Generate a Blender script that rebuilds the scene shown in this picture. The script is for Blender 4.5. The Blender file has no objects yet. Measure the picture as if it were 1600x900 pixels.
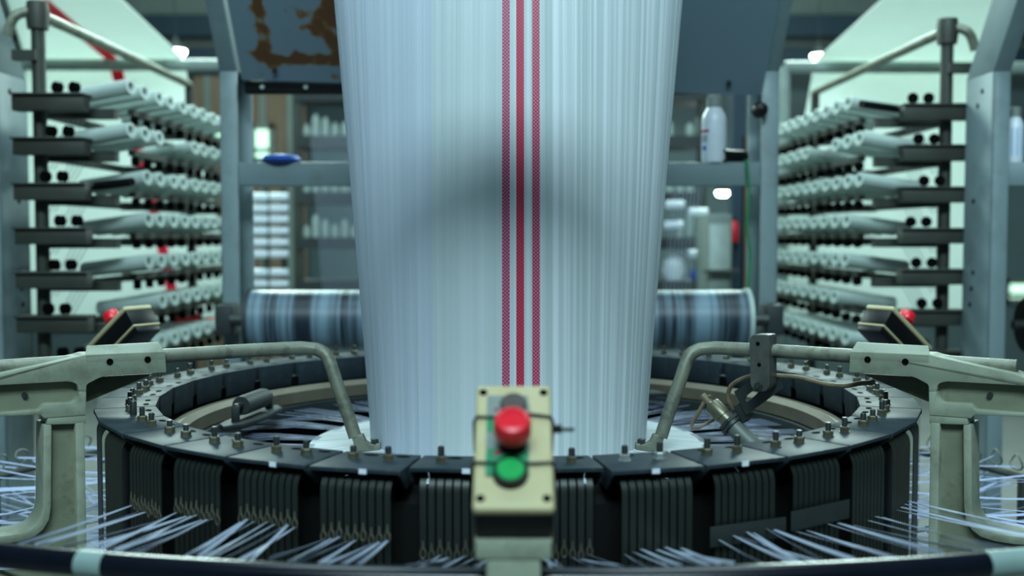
import bpy, bmesh, math, random
from mathutils import Vector, Matrix
random.seed(7)
C = bpy.context.scene.collection
PI = math.pi
V = Vector

# ------------------------------------------------------------------ camera numbers
F = 1677.0
PITCH = 0.0493
CAMX, CAMY, CAMZ = 0.007, -2.0, 1.4856
cp, sp = math.cos(PITCH), math.sin(PITCH)

def ray(px, py):
    a, b = (px - 800) / F, (450 - py) / F
    return V((a, cp + b * sp, -sp + b * cp))

def P(px, py, Y):
    "world point where the line of sight of a photo pixel meets the plane y = Y"
    r = ray(px, py)
    t = (Y - CAMY) / r.y
    return V((CAMX + r.x * t, Y, CAMZ + r.z * t))

# ------------------------------------------------------------------ materials
def lin(c):
    return tuple(((v / 255) / 12.92 if v / 255 <= .04045 else ((v / 255 + .055) / 1.055) ** 2.4) for v in c) + (1,)

def newmat(name):
    m = bpy.data.materials.new(name)
    m.use_nodes = True
    return m, m.node_tree.nodes, m.node_tree.links, m.node_tree.nodes['Principled BSDF']

def mat(name, col, rough=.5, metal=0, var=.12, scale=18, dirt=None, damt=.4, dscale=9, bump=0, spec=.5, stretch=None):
    m, N, L, B = newmat(name)
    tc = N.new('ShaderNodeTexCoord')
    src = tc.outputs['Object']
    if stretch:
        mp = N.new('ShaderNodeMapping'); mp.inputs['Scale'].default_value = stretch
        L.new(src, mp.inputs['Vector']); src = mp.outputs['Vector']
    no = N.new('ShaderNodeTexNoise'); no.inputs['Scale'].default_value = scale; no.inputs['Detail'].default_value = 5
    L.new(src, no.inputs['Vector'])
    c = lin(col)
    rp = N.new('ShaderNodeValToRGB')
    rp.color_ramp.elements[0].position = .3; rp.color_ramp.elements[1].position = .7
    rp.color_ramp.elements[0].color = tuple(v * (1 - var) for v in c[:3]) + (1,)
    rp.color_ramp.elements[1].color = tuple(min(1, v * (1 + var)) for v in c[:3]) + (1,)
    L.new(no.outputs['Fac'], rp.inputs['Fac'])
    out = rp.outputs['Color']
    if dirt:
        n2 = N.new('ShaderNodeTexNoise'); n2.inputs['Scale'].default_value = dscale; n2.inputs['Detail'].default_value = 8
        n2.inputs['Roughness'].default_value = .7
        L.new(src, n2.inputs['Vector'])
        r2 = N.new('ShaderNodeValToRGB')
        r2.color_ramp.elements[0].position = .5; r2.color_ramp.elements[1].position = .72
        r2.color_ramp.elements[0].color = (0, 0, 0, 1); r2.color_ramp.elements[1].color = (damt, damt, damt, 1)
        L.new(n2.outputs['Fac'], r2.inputs['Fac'])
        mx = N.new('ShaderNodeMix'); mx.data_type = 'RGBA'
        L.new(r2.outputs['Color'], mx.inputs[0]); L.new(out, mx.inputs[6]); mx.inputs[7].default_value = lin(dirt)
        out = mx.outputs[2]
    L.new(out, B.inputs['Base Color'])
    B.inputs['Roughness'].default_value = rough
    B.inputs['Metallic'].default_value = metal
    B.inputs['Specular IOR Level'].default_value = spec
    if bump:
        bp = N.new('ShaderNodeBump'); bp.inputs['Strength'].default_value = bump; bp.inputs['Distance'].default_value = .002
        L.new(no.outputs['Fac'], bp.inputs['Height']); L.new(bp.outputs['Normal'], B.inputs['Normal'])
    return m

def emat(name, col, s):
    m, N, L, B = newmat(name)
    no = N.new('ShaderNodeTexNoise'); no.inputs['Scale'].default_value = 3
    B.inputs['Base Color'].default_value = lin(col)
    B.inputs['Emission Color'].default_value = lin(col)
    B.inputs['Emission Strength'].default_value = s
    return m

M = {}
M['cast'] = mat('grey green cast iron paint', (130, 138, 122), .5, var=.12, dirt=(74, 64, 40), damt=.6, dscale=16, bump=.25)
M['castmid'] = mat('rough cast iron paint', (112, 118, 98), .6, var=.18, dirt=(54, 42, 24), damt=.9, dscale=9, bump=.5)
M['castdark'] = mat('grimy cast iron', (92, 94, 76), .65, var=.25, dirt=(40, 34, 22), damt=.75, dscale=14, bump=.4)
M['pipe'] = mat('worn pipe steel', (112, 116, 102), .5, .25, var=.18, dirt=(40, 36, 26), damt=.85, dscale=26, bump=.15)
M['cap'] = mat('blue grey cover steel', (38, 48, 54), .5, .0, var=.1, scale=9, dirt=(78, 86, 84), damt=.3, dscale=30, spec=.09)
M['nut'] = mat('yellow zinc nut', (94, 92, 76), .42, .5, var=.25, scale=60)
M['brightnut'] = mat('bright zinc nut', (176, 184, 182), .3, .6, var=.15, scale=60)
M['stud'] = mat('dark stud steel', (66, 70, 70), .4, .7, var=.2, scale=80)
M['black'] = mat('black void paint', (5, 6, 7), .6, var=.2, spec=.2)
M['strip'] = mat('dark heald strip', (24, 30, 27), .45, .1, var=.18, scale=14)
M['eye'] = mat('ceramic eyelet', (70, 68, 56), .4, var=.2, scale=90)
M['ringbrown'] = mat('worn inner ring steel', (98, 92, 78), .55, .2, var=.15, scale=12, dirt=(70, 60, 46), damt=.5)
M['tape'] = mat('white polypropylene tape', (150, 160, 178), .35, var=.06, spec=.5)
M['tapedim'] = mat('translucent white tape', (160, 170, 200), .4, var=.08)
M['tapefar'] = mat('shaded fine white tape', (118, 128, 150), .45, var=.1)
M['rail'] = mat('glossy black rail', (10, 14, 24), .22, .0, var=.2, spec=.3)
M['wrap'] = mat('grey tape wrap', (120, 140, 138), .35, var=.1)
M['cream'] = mat('cream plastic', (176, 166, 128), .5, var=.06, scale=25, dirt=(150, 134, 92), damt=.45, dscale=22)
M['boxblack'] = mat('black box plastic', (7, 8, 10), .45, var=.2, spec=.25)
M['red'] = mat('red button plastic', (214, 18, 40), .35, var=.06)
M['green'] = mat('green button plastic', (12, 150, 74), .4, var=.06)
M['clear'] = mat('grey lens plastic', (84, 80, 76), .25, var=.1)
M['plategrey'] = mat('grey legend plate', (118, 128, 124), .5, var=.08)
M['plategreen'] = mat('green legend plate', (14, 120, 80), .5, var=.08)
M['magenta'] = mat('magenta print', (150, 22, 74), .5, var=.08)
M['gantry'] = mat('blue grey frame paint', (112, 130, 134), .5, var=.07, scale=5, dirt=(62, 58, 46), damt=.4, dscale=7)
M['channel'] = mat('dark channel inside', (34, 42, 44), .6, var=.2)
M['creel'] = mat('dark creel steel', (52, 57, 51), .55, .2, var=.25, scale=8, dirt=(58, 48, 34), damt=.5)
M['tube'] = mat('white yarn sleeve', (168, 184, 178), .5, var=.05)
M['bore'] = mat('dark tube bore', (8, 9, 9), .9, var=.2, spec=.03)
M['bgpipe'] = mat('grey bar paint', (140, 154, 148), .45, .1, var=.1)
M['floor'] = mat('concrete floor', (96, 100, 98), .6, var=.15, scale=3)
M['wall'] = mat('hall wall paint', (84, 100, 104), .8, var=.12, scale=.8)
M['ceiling'] = mat('hall ceiling sheet', (96, 108, 108), .8, var=.1, scale=.6)
M['beam'] = mat('dark blue roof beam', (20, 46, 62), .6, var=.15, scale=2)
M['beamgrey'] = mat('grey roof beam', (104, 116, 112), .6, var=.15, scale=2)
M['brown'] = mat('brown boards', (112, 92, 74), .7, var=.15, scale=4)
M['lamp'] = emat('lamp glow', (250, 255, 245), 30)
M['lit'] = emat('lit window glow', (205, 255, 225), 1.3)
M['domeshell'] = mat('blocker dome shell', (120, 130, 130), .4, .4)
M['blueplastic'] = mat('blue plastic', (40, 90, 190), .5)
M['labelblue'] = mat('blue bottle label', (20, 150, 214), .4)
M['bottle'] = mat('white bottle plastic', (206, 214, 224), .35, var=.04)
M['cord'] = mat('green cord', (12, 120, 66), .7, var=.2, scale=60)
M['cable'] = mat('brown cable sheath', (104, 92, 70), .6, var=.4, scale=50)
M['chrome'] = mat('polished clamp steel', (92, 94, 90), .34, .5, var=.2, scale=20, dirt=(56, 54, 46), damt=.7, dscale=26)
M['sensor'] = mat('sensor body metal', (98, 96, 80), .36, .5, var=.15, scale=30)
M['sensorgrey'] = mat('grey sensor barrel', (88, 96, 92), .5, .1, var=.1)
M['plate'] = mat('dark slotted plate', (40, 46, 46), .5, .3, var=.2)

def roll_mat():
    m, N, L, B = newmat('striped roll of woven cloth')
    tc = N.new('ShaderNodeTexCoord'); mp = N.new('ShaderNodeMapping'); mp.inputs['Scale'].default_value = (6, .15, .15)
    L.new(tc.outputs['Object'], mp.inputs['Vector'])
    no = N.new('ShaderNodeTexNoise'); no.inputs['Scale'].default_value = 1.6; no.inputs['Detail'].default_value = 4; no.inputs['Roughness'].default_value = .75
    L.new(mp.outputs['Vector'], no.inputs['Vector'])
    rp = N.new('ShaderNodeValToRGB'); e = rp.color_ramp.elements
    e[0].position = .43; e[0].color = lin((24, 38, 50)); e[1].position = .55; e[1].color = lin((118, 144, 160))
    L.new(no.outputs['Fac'], rp.inputs['Fac']); L.new(rp.outputs['Color'], B.inputs['Base Color'])
    B.inputs['Roughness'].default_value = .42
    return m
M['roll'] = roll_mat()

def hood_mat():
    "blue grey sheet with a brown glue stain of its own shape (object x/z in metres from the panel's low corner)"
    m, N, L, B = newmat('stained hood sheet')
    tc = N.new('ShaderNodeTexCoord'); sx = N.new('ShaderNodeSeparateXYZ'); L.new(tc.outputs['UV'], sx.inputs[0])
    no = N.new('ShaderNodeTexNoise'); no.inputs['Scale'].default_value = 16; no.inputs['Detail'].default_value = 6
    L.new(tc.outputs['UV'], no.inputs['Vector'])
    def band(out, c, w):
        a = N.new('ShaderNodeMath'); a.operation = 'SUBTRACT'; L.new(out, a.inputs[0]); a.inputs[1].default_value = c
        b = N.new('ShaderNodeMath'); b.operation = 'ABSOLUTE'; L.new(a.outputs[0], b.inputs[0])
        d = N.new('ShaderNodeMath'); d.operation = 'DIVIDE'; L.new(b.outputs[0], d.inputs[0]); d.inputs[1].default_value = w
        return d.outputs[0]
    def mx(a, b, op):
        n = N.new('ShaderNodeMath'); n.operation = op; L.new(a, n.inputs[0]); L.new(b, n.inputs[1]); return n.outputs[0]
    u, v = sx.outputs[0], sx.outputs[1]
    v1 = mx(band(u, .085, .022), band(v, .27, .21), 'MAXIMUM')
    v2 = mx(band(u, .29, .03), band(v, .27, .22), 'MAXIMUM')
    h1 = mx(band(u, .17, .13), band(v, .075, .022), 'MAXIMUM')
    b1 = mx(band(u, .235, .055), band(v, .20, .05), 'MAXIMUM')
    b2 = mx(band(u, .20, .03), band(v, .34, .08), 'MAXIMUM')
    def soft(x_, k_):
        n_ = N.new('ShaderNodeMath'); n_.operation = 'ADD'; L.new(x_, n_.inputs[0]); n_.inputs[1].default_value = k_; return n_.outputs[0]
    d = mx(mx(mx(v1, v2, 'MINIMUM'), h1, 'MINIMUM'), mx(soft(b1, .28), soft(b2, .25), 'MINIMUM'), 'MINIMUM')
    s = N.new('ShaderNodeMath'); s.operation = 'MULTIPLY_ADD'; L.new(no.outputs['Fac'], s.inputs[0]); s.inputs[1].default_value = 3.4; s.inputs[2].default_value = -1.7
    d = mx(d, s.outputs[0], 'ADD')
    rp = N.new('ShaderNodeValToRGB'); e = rp.color_ramp.elements
    e[0].position = .62; e[0].color = lin((84, 52, 22)); e[1].position = 1.05 if False else 1.0; e[1].color = lin((104, 124, 136))
    q = rp.color_ramp.elements.new(.85); q.color = lin((112, 86, 48))
    L.new(d, rp.inputs['Fac']); L.new(rp.outputs['Color'], B.inputs['Base Color'])
    B.inputs['Roughness'].default_value = .5
    return m
M['hood'] = hood_mat()

def fabric_mat(name, stripes, streak=True):
    m, N, L, B = newmat(name)
    uv = N.new('ShaderNodeTexCoord'); sx = N.new('ShaderNodeSeparateXYZ'); L.new(uv.outputs['UV'], sx.inputs[0])
    def math_(op, a, b=None, c=None):
        n = N.new('ShaderNodeMath'); n.operation = op
        for i, x in enumerate((a, b, c)):
            if x is None: continue
            if isinstance(x, (int, float)): n.inputs[i].default_value = x
            else: L.new(x, n.inputs[i])
        return n.outputs[0]
    def mixc(f, a, b):
        n = N.new('ShaderNodeMix'); n.data_type = 'RGBA'
        for i, x in ((0, f), (6, a), (7, b)):
            if isinstance(x, (int, float)): n.inputs[i].default_value = x
            elif isinstance(x, tuple): n.inputs[i].default_value = x
            else: L.new(x, n.inputs[i])
        return n.outputs[2]
    u, v = sx.outputs[0], sx.outputs[1]
    # vertical tape streaks: a noise that hardly changes along the length
    def streaks(su, sv, off, lo, hi):
        cb = N.new('ShaderNodeCombineXYZ')
        L.new(math_('MULTIPLY', u, su), cb.inputs[0]); L.new(math_('MULTIPLY_ADD', v, sv, off), cb.inputs[1])
        n = N.new('ShaderNodeTexNoise'); n.inputs['Scale'].default_value = 1; n.inputs['Detail'].default_value = 3
        L.new(cb.outputs[0], n.inputs['Vector'])
        r = N.new('ShaderNodeMapRange'); r.inputs[1].default_value = lo; r.inputs[2].default_value = hi
        L.new(n.outputs['Fac'], r.inputs[0]); return r.outputs[0], n.outputs['Fac']
    s1, n1 = streaks(105, .3, 3.1, .46, .64)
    s2, n2 = streaks(24, .25, 9.7, .35, .7)
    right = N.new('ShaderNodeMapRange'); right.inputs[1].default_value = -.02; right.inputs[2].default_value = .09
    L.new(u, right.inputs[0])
    # weave: fine diagonal checks of 2.6 mm tapes
    ck = N.new('ShaderNodeTexChecker'); ck.inputs['Scale'].default_value = 1 / .0028
    cbk = N.new('ShaderNodeCombineXYZ'); L.new(u, cbk.inputs[0]); L.new(v, cbk.inputs[1]); L.new(cbk.outputs[0], ck.inputs['Vector'])
    base = mixc(s2, lin((198, 212, 214)), lin((216, 226, 230)))
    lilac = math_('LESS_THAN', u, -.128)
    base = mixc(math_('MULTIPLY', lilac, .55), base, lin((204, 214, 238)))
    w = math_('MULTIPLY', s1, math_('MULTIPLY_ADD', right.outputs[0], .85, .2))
    base = mixc(w, base, lin((238, 244, 250)))  # tape overlaps; their bright sheen is put into the colour, strongest rightward
    base = mixc(math_('MULTIPLY', ck.outputs['Fac'], .10), base, lin((150, 172, 180)))
    if stripes:
        ck2 = N.new('ShaderNodeTexChecker'); ck2.inputs['Scale'].default_value = 1 / .0030
        L.new(cbk.outputs[0], ck2.inputs['Vector'])
        for c, hw, dark, light in stripes:
            msk = math_('LESS_THAN', math_('ABSOLUTE', math_('SUBTRACT', u, c)), hw)
            red = mixc(ck2.outputs['Fac'], lin(dark), lin(light))
            base = mixc(msk, base, red)
    dif = B
    L.new(base, B.inputs['Base Color']); B.inputs['Roughness'].default_value = .42; B.inputs['Specular IOR Level'].default_value = .45
    bp = N.new('ShaderNodeBump'); bp.inputs['Strength'].default_value = .35; bp.inputs['Distance'].default_value = .004
    hh = math_('ADD', n1, math_('MULTIPLY', n2, 2.0))
    L.new(hh, bp.inputs['Height']); L.new(bp.outputs['Normal'], B.inputs['Normal'])
    tr = N.new('ShaderNodeBsdfTranslucent'); L.new(base, tr.inputs['Color'])
    ms = N.new('ShaderNodeMixShader'); ms.inputs[0].default_value = .35
    L.new(B.outputs[0], ms.inputs[1]); L.new(tr.outputs[0], ms.inputs[2])
    L.new(ms.outputs[0], N['Material Output'].inputs['Surface'])
    return m
M['fabric'] = fabric_mat('white woven sack cloth', [(-.0030, .0062, (186, 34, 84), (196, 128, 156)),
                                                     (.0205, .0064, (196, 22, 62), (206, 78, 106)),
                                                     (.0468, .0062, (190, 26, 70), (206, 128, 150))])
M['bgfabric'] = mat('white woven cloth', (226, 234, 230), .6, var=.03)
_m = M['bgfabric']; _N = _m.node_tree.nodes; _L = _m.node_tree.links
_t = _N.new('ShaderNodeBsdfTranslucent'); _t.inputs['Color'].default_value = lin((228, 236, 232))
_x = _N.new('ShaderNodeMixShader'); _x.inputs[0].default_value = .5
_L.new(_N['Principled BSDF'].outputs[0], _x.inputs[1]); _L.new(_t.outputs[0], _x.inputs[2]); _L.new(_x.outputs[0], _N['Material Output'].inputs['Surface'])
M['redcloth'] = mat('red cloth stripe', (236, 36, 84), .6, var=.05)
_m = M['redcloth']; _N = _m.node_tree.nodes; _L = _m.node_tree.links
_t = _N.new('ShaderNodeBsdfTranslucent'); _t.inputs['Color'].default_value = lin((250, 60, 100))
_x = _N.new('ShaderNodeMixShader'); _x.inputs[0].default_value = .5
_L.new(_N['Principled BSDF'].outputs[0], _x.inputs[1]); _L.new(_t.outputs[0], _x.inputs[2]); _L.new(_x.outputs[0], _N['Material Output'].inputs['Surface'])

# ------------------------------------------------------------------ mesh builder
class MB:
    def __init__(s): s.v = []; s.f = []; s.mi = []; s.cur = 0; s.uv = {}
    def add(s, vs, fs):
        o = len(s.v); s.v += [V(x) for x in vs]
        for f in fs: s.f.append([o + i for i in f]); s.mi.append(s.cur)
        return s
    def box(s, c, d, R=None):
        c = V(c); pts = []
        for x in (-.5, .5):
            for y in (-.5, .5):
                for z in (-.5, .5):
                    p = V((x * d[0], y * d[1], z * d[2]))
                    pts.append(c + (R @ p if R else p))
        return s.add(pts, [(0, 1, 3, 2), (4, 6, 7, 5), (0, 4, 5, 1), (2, 3, 7, 6), (0, 2, 6, 4), (1, 5, 7, 3)])
    def prism(s, pts, ext):
        n = len(pts); ext = V(ext); pts = [V(p) for p in pts]
        return s.add(pts + [p + ext for p in pts], [tuple(range(n)), tuple(range(2 * n - 1, n - 1, -1))] +
                     [(i, i + n, (i + 1) % n + n, (i + 1) % n) for i in range(n)])
    def tube(s, path, r, seg=12, cap=True, rad=None):
        path = [V(p) for p in path]; n = len(path); rings = []
        t0 = (path[1] - path[0]).normalized()
        a = t0.cross(V((0, 0, 1)));
        if a.length < 1e-3: a = t0.cross(V((1, 0, 0)))
        a.normalize()
        for i in range(n):
            t = (path[min(i + 1, n - 1)] - path[max(i - 1, 0)]).normalized()
            a = (a - t * a.dot(t)).normalized(); b = t.cross(a)
            rr = rad[i] if rad else r
            rings.append([path[i] + (a * math.cos(q * 2 * PI / seg) + b * math.sin(q * 2 * PI / seg)) * rr for q in range(seg)])
        fs = [(i * seg + q, i * seg + (q + 1) % seg, (i + 1) * seg + (q + 1) % seg, (i + 1) * seg + q) for i in range(n - 1) for q in range(seg)]
        if cap: fs += [tuple(range(seg - 1, -1, -1)), tuple((n - 1) * seg + q for q in range(seg))]
        return s.add([p for r_ in rings for p in r_], fs)
    def cyl(s, a, b, r, seg=16, r1=None):
        return s.tube([a, b], r, seg, True, [r, r if r1 is None else r1])
    def lathe(s, prof, o=(0, 0, 0), ax=(0, 0, 1), seg=24, a0=0, a1=2 * PI):
        o = V(o); ax = V(ax).normalized(); u = ax.orthogonal().normalized(); w = ax.cross(u)
        full = abs(a1 - a0 - 2 * PI) < 1e-6; ns = seg if full else seg + 1; n = len(prof)
        vs = [o + ax * z + (u * math.cos(a0 + (a1 - a0) * i / seg) + w * math.sin(a0 + (a1 - a0) * i / seg)) * max(r, 1e-5) for i in range(ns) for r, z in prof]
        fs = [(i * n + j, ((i + 1) % ns) * n + j, ((i + 1) % ns) * n + j + 1, i * n + j + 1) for i in range(seg) for j in range(n - 1)]
        return s.add(vs, fs)
    def ribbon(s, path, w, side, th=.0006, tw0=0., tw1=0.):
        path = [V(p) for p in path]; n = len(path); vs = []
        for i, p in enumerate(path):
            t = (path[min(i + 1, n - 1)] - path[max(i - 1, 0)]).normalized()
            a = V(side); a = (a - t * a.dot(t)).normalized(); b = t.cross(a)
            q = tw0 + (tw1 - tw0) * i / (n - 1)
            a, b = a * math.cos(q) + b * math.sin(q), b * math.cos(q) - a * math.sin(q)
            vs += [p - a * w / 2 - b * th / 2, p + a * w / 2 - b * th / 2, p + a * w / 2 + b * th / 2, p - a * w / 2 + b * th / 2]
        fs = [(i * 4 + k, i * 4 + (k + 1) % 4, i * 4 + 4 + (k + 1) % 4, i * 4 + 4 + k) for i in range(n - 1) for k in range(4)]
        fs += [(3, 2, 1, 0), (4 * n - 4, 4 * n - 3, 4 * n - 2, 4 * n - 1)]
        return s.add(vs, fs)
    def mesh(s, name, mats, org=V((0, 0, 0)), bevel=0, smooth=True, seg=2):
        me = bpy.data.meshes.new(name)
        me.from_pydata([p - org for p in s.v], [], s.f)
        for i, k in enumerate(s.mi): me.polygons[i].material_index = k
        for m_ in (mats if isinstance(mats, (list, tuple)) else [mats]): me.materials.append(M[m_])
        bm = bmesh.new(); bm.from_mesh(me)
        bmesh.ops.recalc_face_normals(bm, faces=bm.faces)
        if bevel:
            ed = [e for e in bm.edges if len(e.link_faces) == 2 and e.calc_face_angle(0) > .5]
            bmesh.ops.bevel(bm, geom=ed, offset=bevel, segments=seg, affect='EDGES', profile=.5, clamp_overlap=True)
        if smooth:
            for f in bm.faces: f.smooth = True
        bm.to_mesh(me); bm.free()
        if smooth: me.set_sharp_from_angle(angle=.62)
        return me

def link(o, parent=None):
    C.objects.link(o)
    if parent: o.parent = parent
    return o

def setp(o, label, cat, group=None, kind=None):
    if label: o['label'] = label
    if cat: o['category'] = cat
    if group: o['group'] = group
    if kind: o['kind'] = kind
    return o

def thing(name, label, cat, loc=(0, 0, 0), group=None):
    o = bpy.data.objects.new(name, None); o.empty_display_size = .05
    o.location = loc
    link(o)
    return setp(o, label, cat, group)

def wloc(o):
    p = V(o.location)
    while o.parent: o = o.parent; p += V(o.location)
    return p

def part(name, mb, mats, parent, bevel=0, label=None, smooth=True, seg=2):
    "mesh coordinates are world coordinates; the part keeps its thing's origin"
    o = bpy.data.objects.new(name, mb.mesh(name, mats, wloc(parent), bevel, smooth, seg))
    link(o, parent)
    if label: o['label'] = label
    return o

def solo(name, mb, mats, label, cat, group=None, bevel=0, kind=None, smooth=True):
    xs = [p.x for p in mb.v]; ys = [p.y for p in mb.v]; zs = [p.z for p in mb.v]
    org = V(((min(xs) + max(xs)) / 2, (min(ys) + max(ys)) / 2, min(zs)))
    o = bpy.data.objects.new(name, mb.mesh(name, mats, org, bevel, smooth)); o.location = org
    link(o)
    return setp(o, label, cat, group, kind)

def struct(name, mb, mats, bevel=0):
    return solo(name, mb, mats, None, None, None, bevel, 'structure')

def dup(root, loc, rotz=0, label=None, group=None):
    def cp_(o, par):
        c = o.copy(); C.objects.link(c)
        if par: c.parent = par
        for ch in list(o.children): cp_(ch, c)
        return c
    r = cp_(root, None); r.location = loc; r.rotation_euler = (0, 0, rotz)
    if label: r['label'] = label
    if group: r['group'] = group
    return r

def arc(c, r, a0, a1, n, z):
    return [V((c[0] + r * math.cos(a0 + (a1 - a0) * i / n), c[1] + r * math.sin(a0 + (a1 - a0) * i / n), z)) for i in range(n + 1)]

def smooth_path(pts, n=6):
    pts = [V(p) for p in pts]; out = []
    for i in range(len(pts) - 1):
        p0, p1, p2, p3 = pts[max(i - 1, 0)], pts[i], pts[i + 1], pts[min(i + 2, len(pts) - 1)]
        for k in range(n):
            t = k / n
            out.append(.5 * ((2 * p1) + (p2 - p0) * t + (2 * p0 - 5 * p1 + 4 * p2 - p3) * t * t + (3 * p1 - p0 - 3 * p2 + p3) * t ** 3))
    return out + [pts[-1]]

ORD = ['first', 'second', 'third', 'fourth', 'fifth', 'sixth', 'seventh', 'eighth', 'ninth', 'tenth', 'eleventh', 'twelfth', 'thirteenth', 'fourteenth', 'fifteenth', 'sixteenth', 'seventeenth', 'eighteenth']

# ------------------------------------------------------------------ the hall
struct('floor', MB().box((0, 3, -.05), (16, 16, .1)), 'floor')
struct('wall_back', MB().box((0, 9.6, 2.6), (16, .2, 5.2)), 'wall')
struct('wall_left', MB().box((-7.6, 3, 2.6), (.2, 13, 5.2)), 'wall')
struct('wall_right', MB().box((7.6, 3, 2.6), (.2, 13, 5.2)), 'wall')
struct('ceiling', MB().box((0, 3, 5.25), (16, 16, .1)), 'ceiling')
# roof girders hung under the ceiling, seen dark above the creels
for i, (y0, y1, Y, mm) in enumerate(((-8, 26, 8.9, 'beamgrey'), (27, 58, 8.7, 'beam'), (60, 78, 8.9, 'beamgrey'), (79, 104, 8.7, 'beam'))):
    a, b = P(800, y0, Y).z, P(800, y1, Y).z
    struct('trim_%d' % (i + 1), MB().box((0, Y, (a + b) / 2), (14.9, .16, a - b)), mm)

def window(n, x0, y0, x1, y1, Y=8.52):
    a, b = P(x0, y1, Y), P(x1, y0, Y)
    f = MB(); w, h = b.x - a.x, b.z - a.z; t = .05
    cx, cz = (a.x + b.x) / 2, (a.z + b.z) / 2
    for sx_ in (-1, 1): f.box((cx + sx_ * (w / 2), Y, cz), (t, .06, h + t))
    for sz in (-1, 1): f.box((cx, Y, cz + sz * h / 2), (w + t, .06, t))
    f.box((cx, Y, cz - h * .2), (w, .05, t * .8))
    o = struct('window_%d' % n, f, 'beamgrey')
    g = MB().box((cx, Y + .01, cz), (w, .012, h))
    q = bpy.data.objects.new('pane', g.mesh('pane', 'lit', V(o.location))); link(q, o)
window(1, 334, 198, 364, 224)
window(2, 396, 198, 424, 250)
window(3, 1572, 440, 1640, 470, 9.47)
# brown boarded partition standing in front of the back wall
bA, bB = P(306, 246, 8.6), P(476, 120, 8.6)
t = thing('board_partition', 'brown boarded partition standing against the back wall between the lit windows', 'partition', ((bA.x + bB.x) / 2, 8.6, 0))
part('panel', MB().box(((bA.x + bB.x) / 2, 8.6, bB.z / 2 - .3 + .3), (bB.x - bA.x, .06, bB.z)), 'brown', t)
for k in range(4):
    part('batten', MB().box((bA.x + (bB.x - bA.x) * (k + .5) / 4, 8.56, bB.z / 2), (.06, .04, bB.z)), 'beamgrey', t)

# ------------------------------------------------------------------ hanging lamps
def lamp(px, py, Y, r, label):
    c = P(px, py, Y)
    t = thing('pendant_lamp', label, 'lamp', c, 'glowing pendant lamps')
    part('bulb', MB().lathe([(0, -.055 * r / .08), (r * .7, -.045 * r / .08), (r, -.01), (r * .8, .03), (0, .04)], c, seg=20), 'lamp', t)
    part('housing', MB().lathe([(r * 1.02, .0), (r * .9, .035), (r * .35, .06), (.02, .1), (.0, .11)], c, seg=20), 'channel', t)
    part('hanger', MB().cyl(c + V((0, 0, .1)), V((c.x, c.y, 5.2)), .004, 6), 'channel', t)
    l = bpy.data.lights.new('pendant_light', 'POINT'); l.energy = 25; l.color = (.85, 1, .95); l.shadow_soft_size = .1
    lo = bpy.data.objects.new('pendant_light', l); lo.location = c + V((0, 0, -.14)); link(lo)
lamp(274, 79, 6.5, .082, 'glowing pendant lamp hanging left of the hood, before the dark roof beams')
lamp(1280, 86, 6.5, .062, 'glowing pendant lamp hanging right of the hood beside white hanging cloth')
lamp(1129, 300, 7.5, .056, 'glowing pendant lamp seen just under the crossbeam below the white bottle')
lamp(1465, 262, 7.0, .030, 'small glowing pendant lamp seen through the right creel rack')

# ------------------------------------------------------------------ gantry behind the loom
ZB = 0.0
def gantry(label, xL, xR, Yf, show, name='take_up_gantry'):
    "C-channel posts with a hood of leaning members; show = which posts exist"
    zk = P(800, 111, Yf).z                       # the knee where the hood starts to lean
    t = thing(name, label, 'machine frame', ((xL + xR) / 2, Yf, 0))
    w, d = .052, .19
    lean = V((0, -.62, .78)) * .75
    for s, x in (('L', xL), ('R', xR)):
        if s not in show: continue
        q = 1 if s == 'L' else -1                # inner side faces the bay
        m = MB()
        m.box((x, Yf + .004, zk / 2), (w, .008, zk))
        m.box((x - q * (w / 2 - .004), Yf + d / 2, zk / 2), (.008, d, zk))
        m.box((x, Yf + d - .004, zk / 2), (w, .008, zk))
        pz = part('post', m, 'gantry', t, .002)
        for zz in (zk - .05, zk - .09, zk - .38, zk - .6, 1.32, 1.27):
            part('bolt_hole', MB().cyl((x - q * (w / 2 - .001), Yf + .07 + .06 * ((zz * 37) % 1), zz), (x - q * (w / 2 + .0015), Yf + .07 + .06 * ((zz * 37) % 1), zz), .008, 10), 'bore', pz)
        a = V((x, Yf, zk))
        m = MB().prism([a + V((-w / 2, 0, 0)), a + V((w / 2, 0, 0)), a + V((w / 2, d, 0)), a + V((-w / 2, d, 0))], lean)
        part('hood_member', m, 'gantry', t, .002)
    zt, zb = P(800, 253, Yf).z, P(800, 290, Yf).z
    m = MB().box(((xL + xR) / 2, Yf + .03, (zt + zb) / 2), (xR - xL - w, .05, zt - zb))
    part('crossbeam', m, 'gantry', t, .003)
    return t, zk, zt, lean
GY = 1.2
xl = (360 - 800) / F * 3.2 + CAMX; xr = (1201 - 800) / F * 3.2 + CAMX
g, zk, zt, lean = gantry('blue grey steel gantry behind the fabric with stained sloping hood and crossbeam', xl, xr, GY, 'LR')
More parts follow.
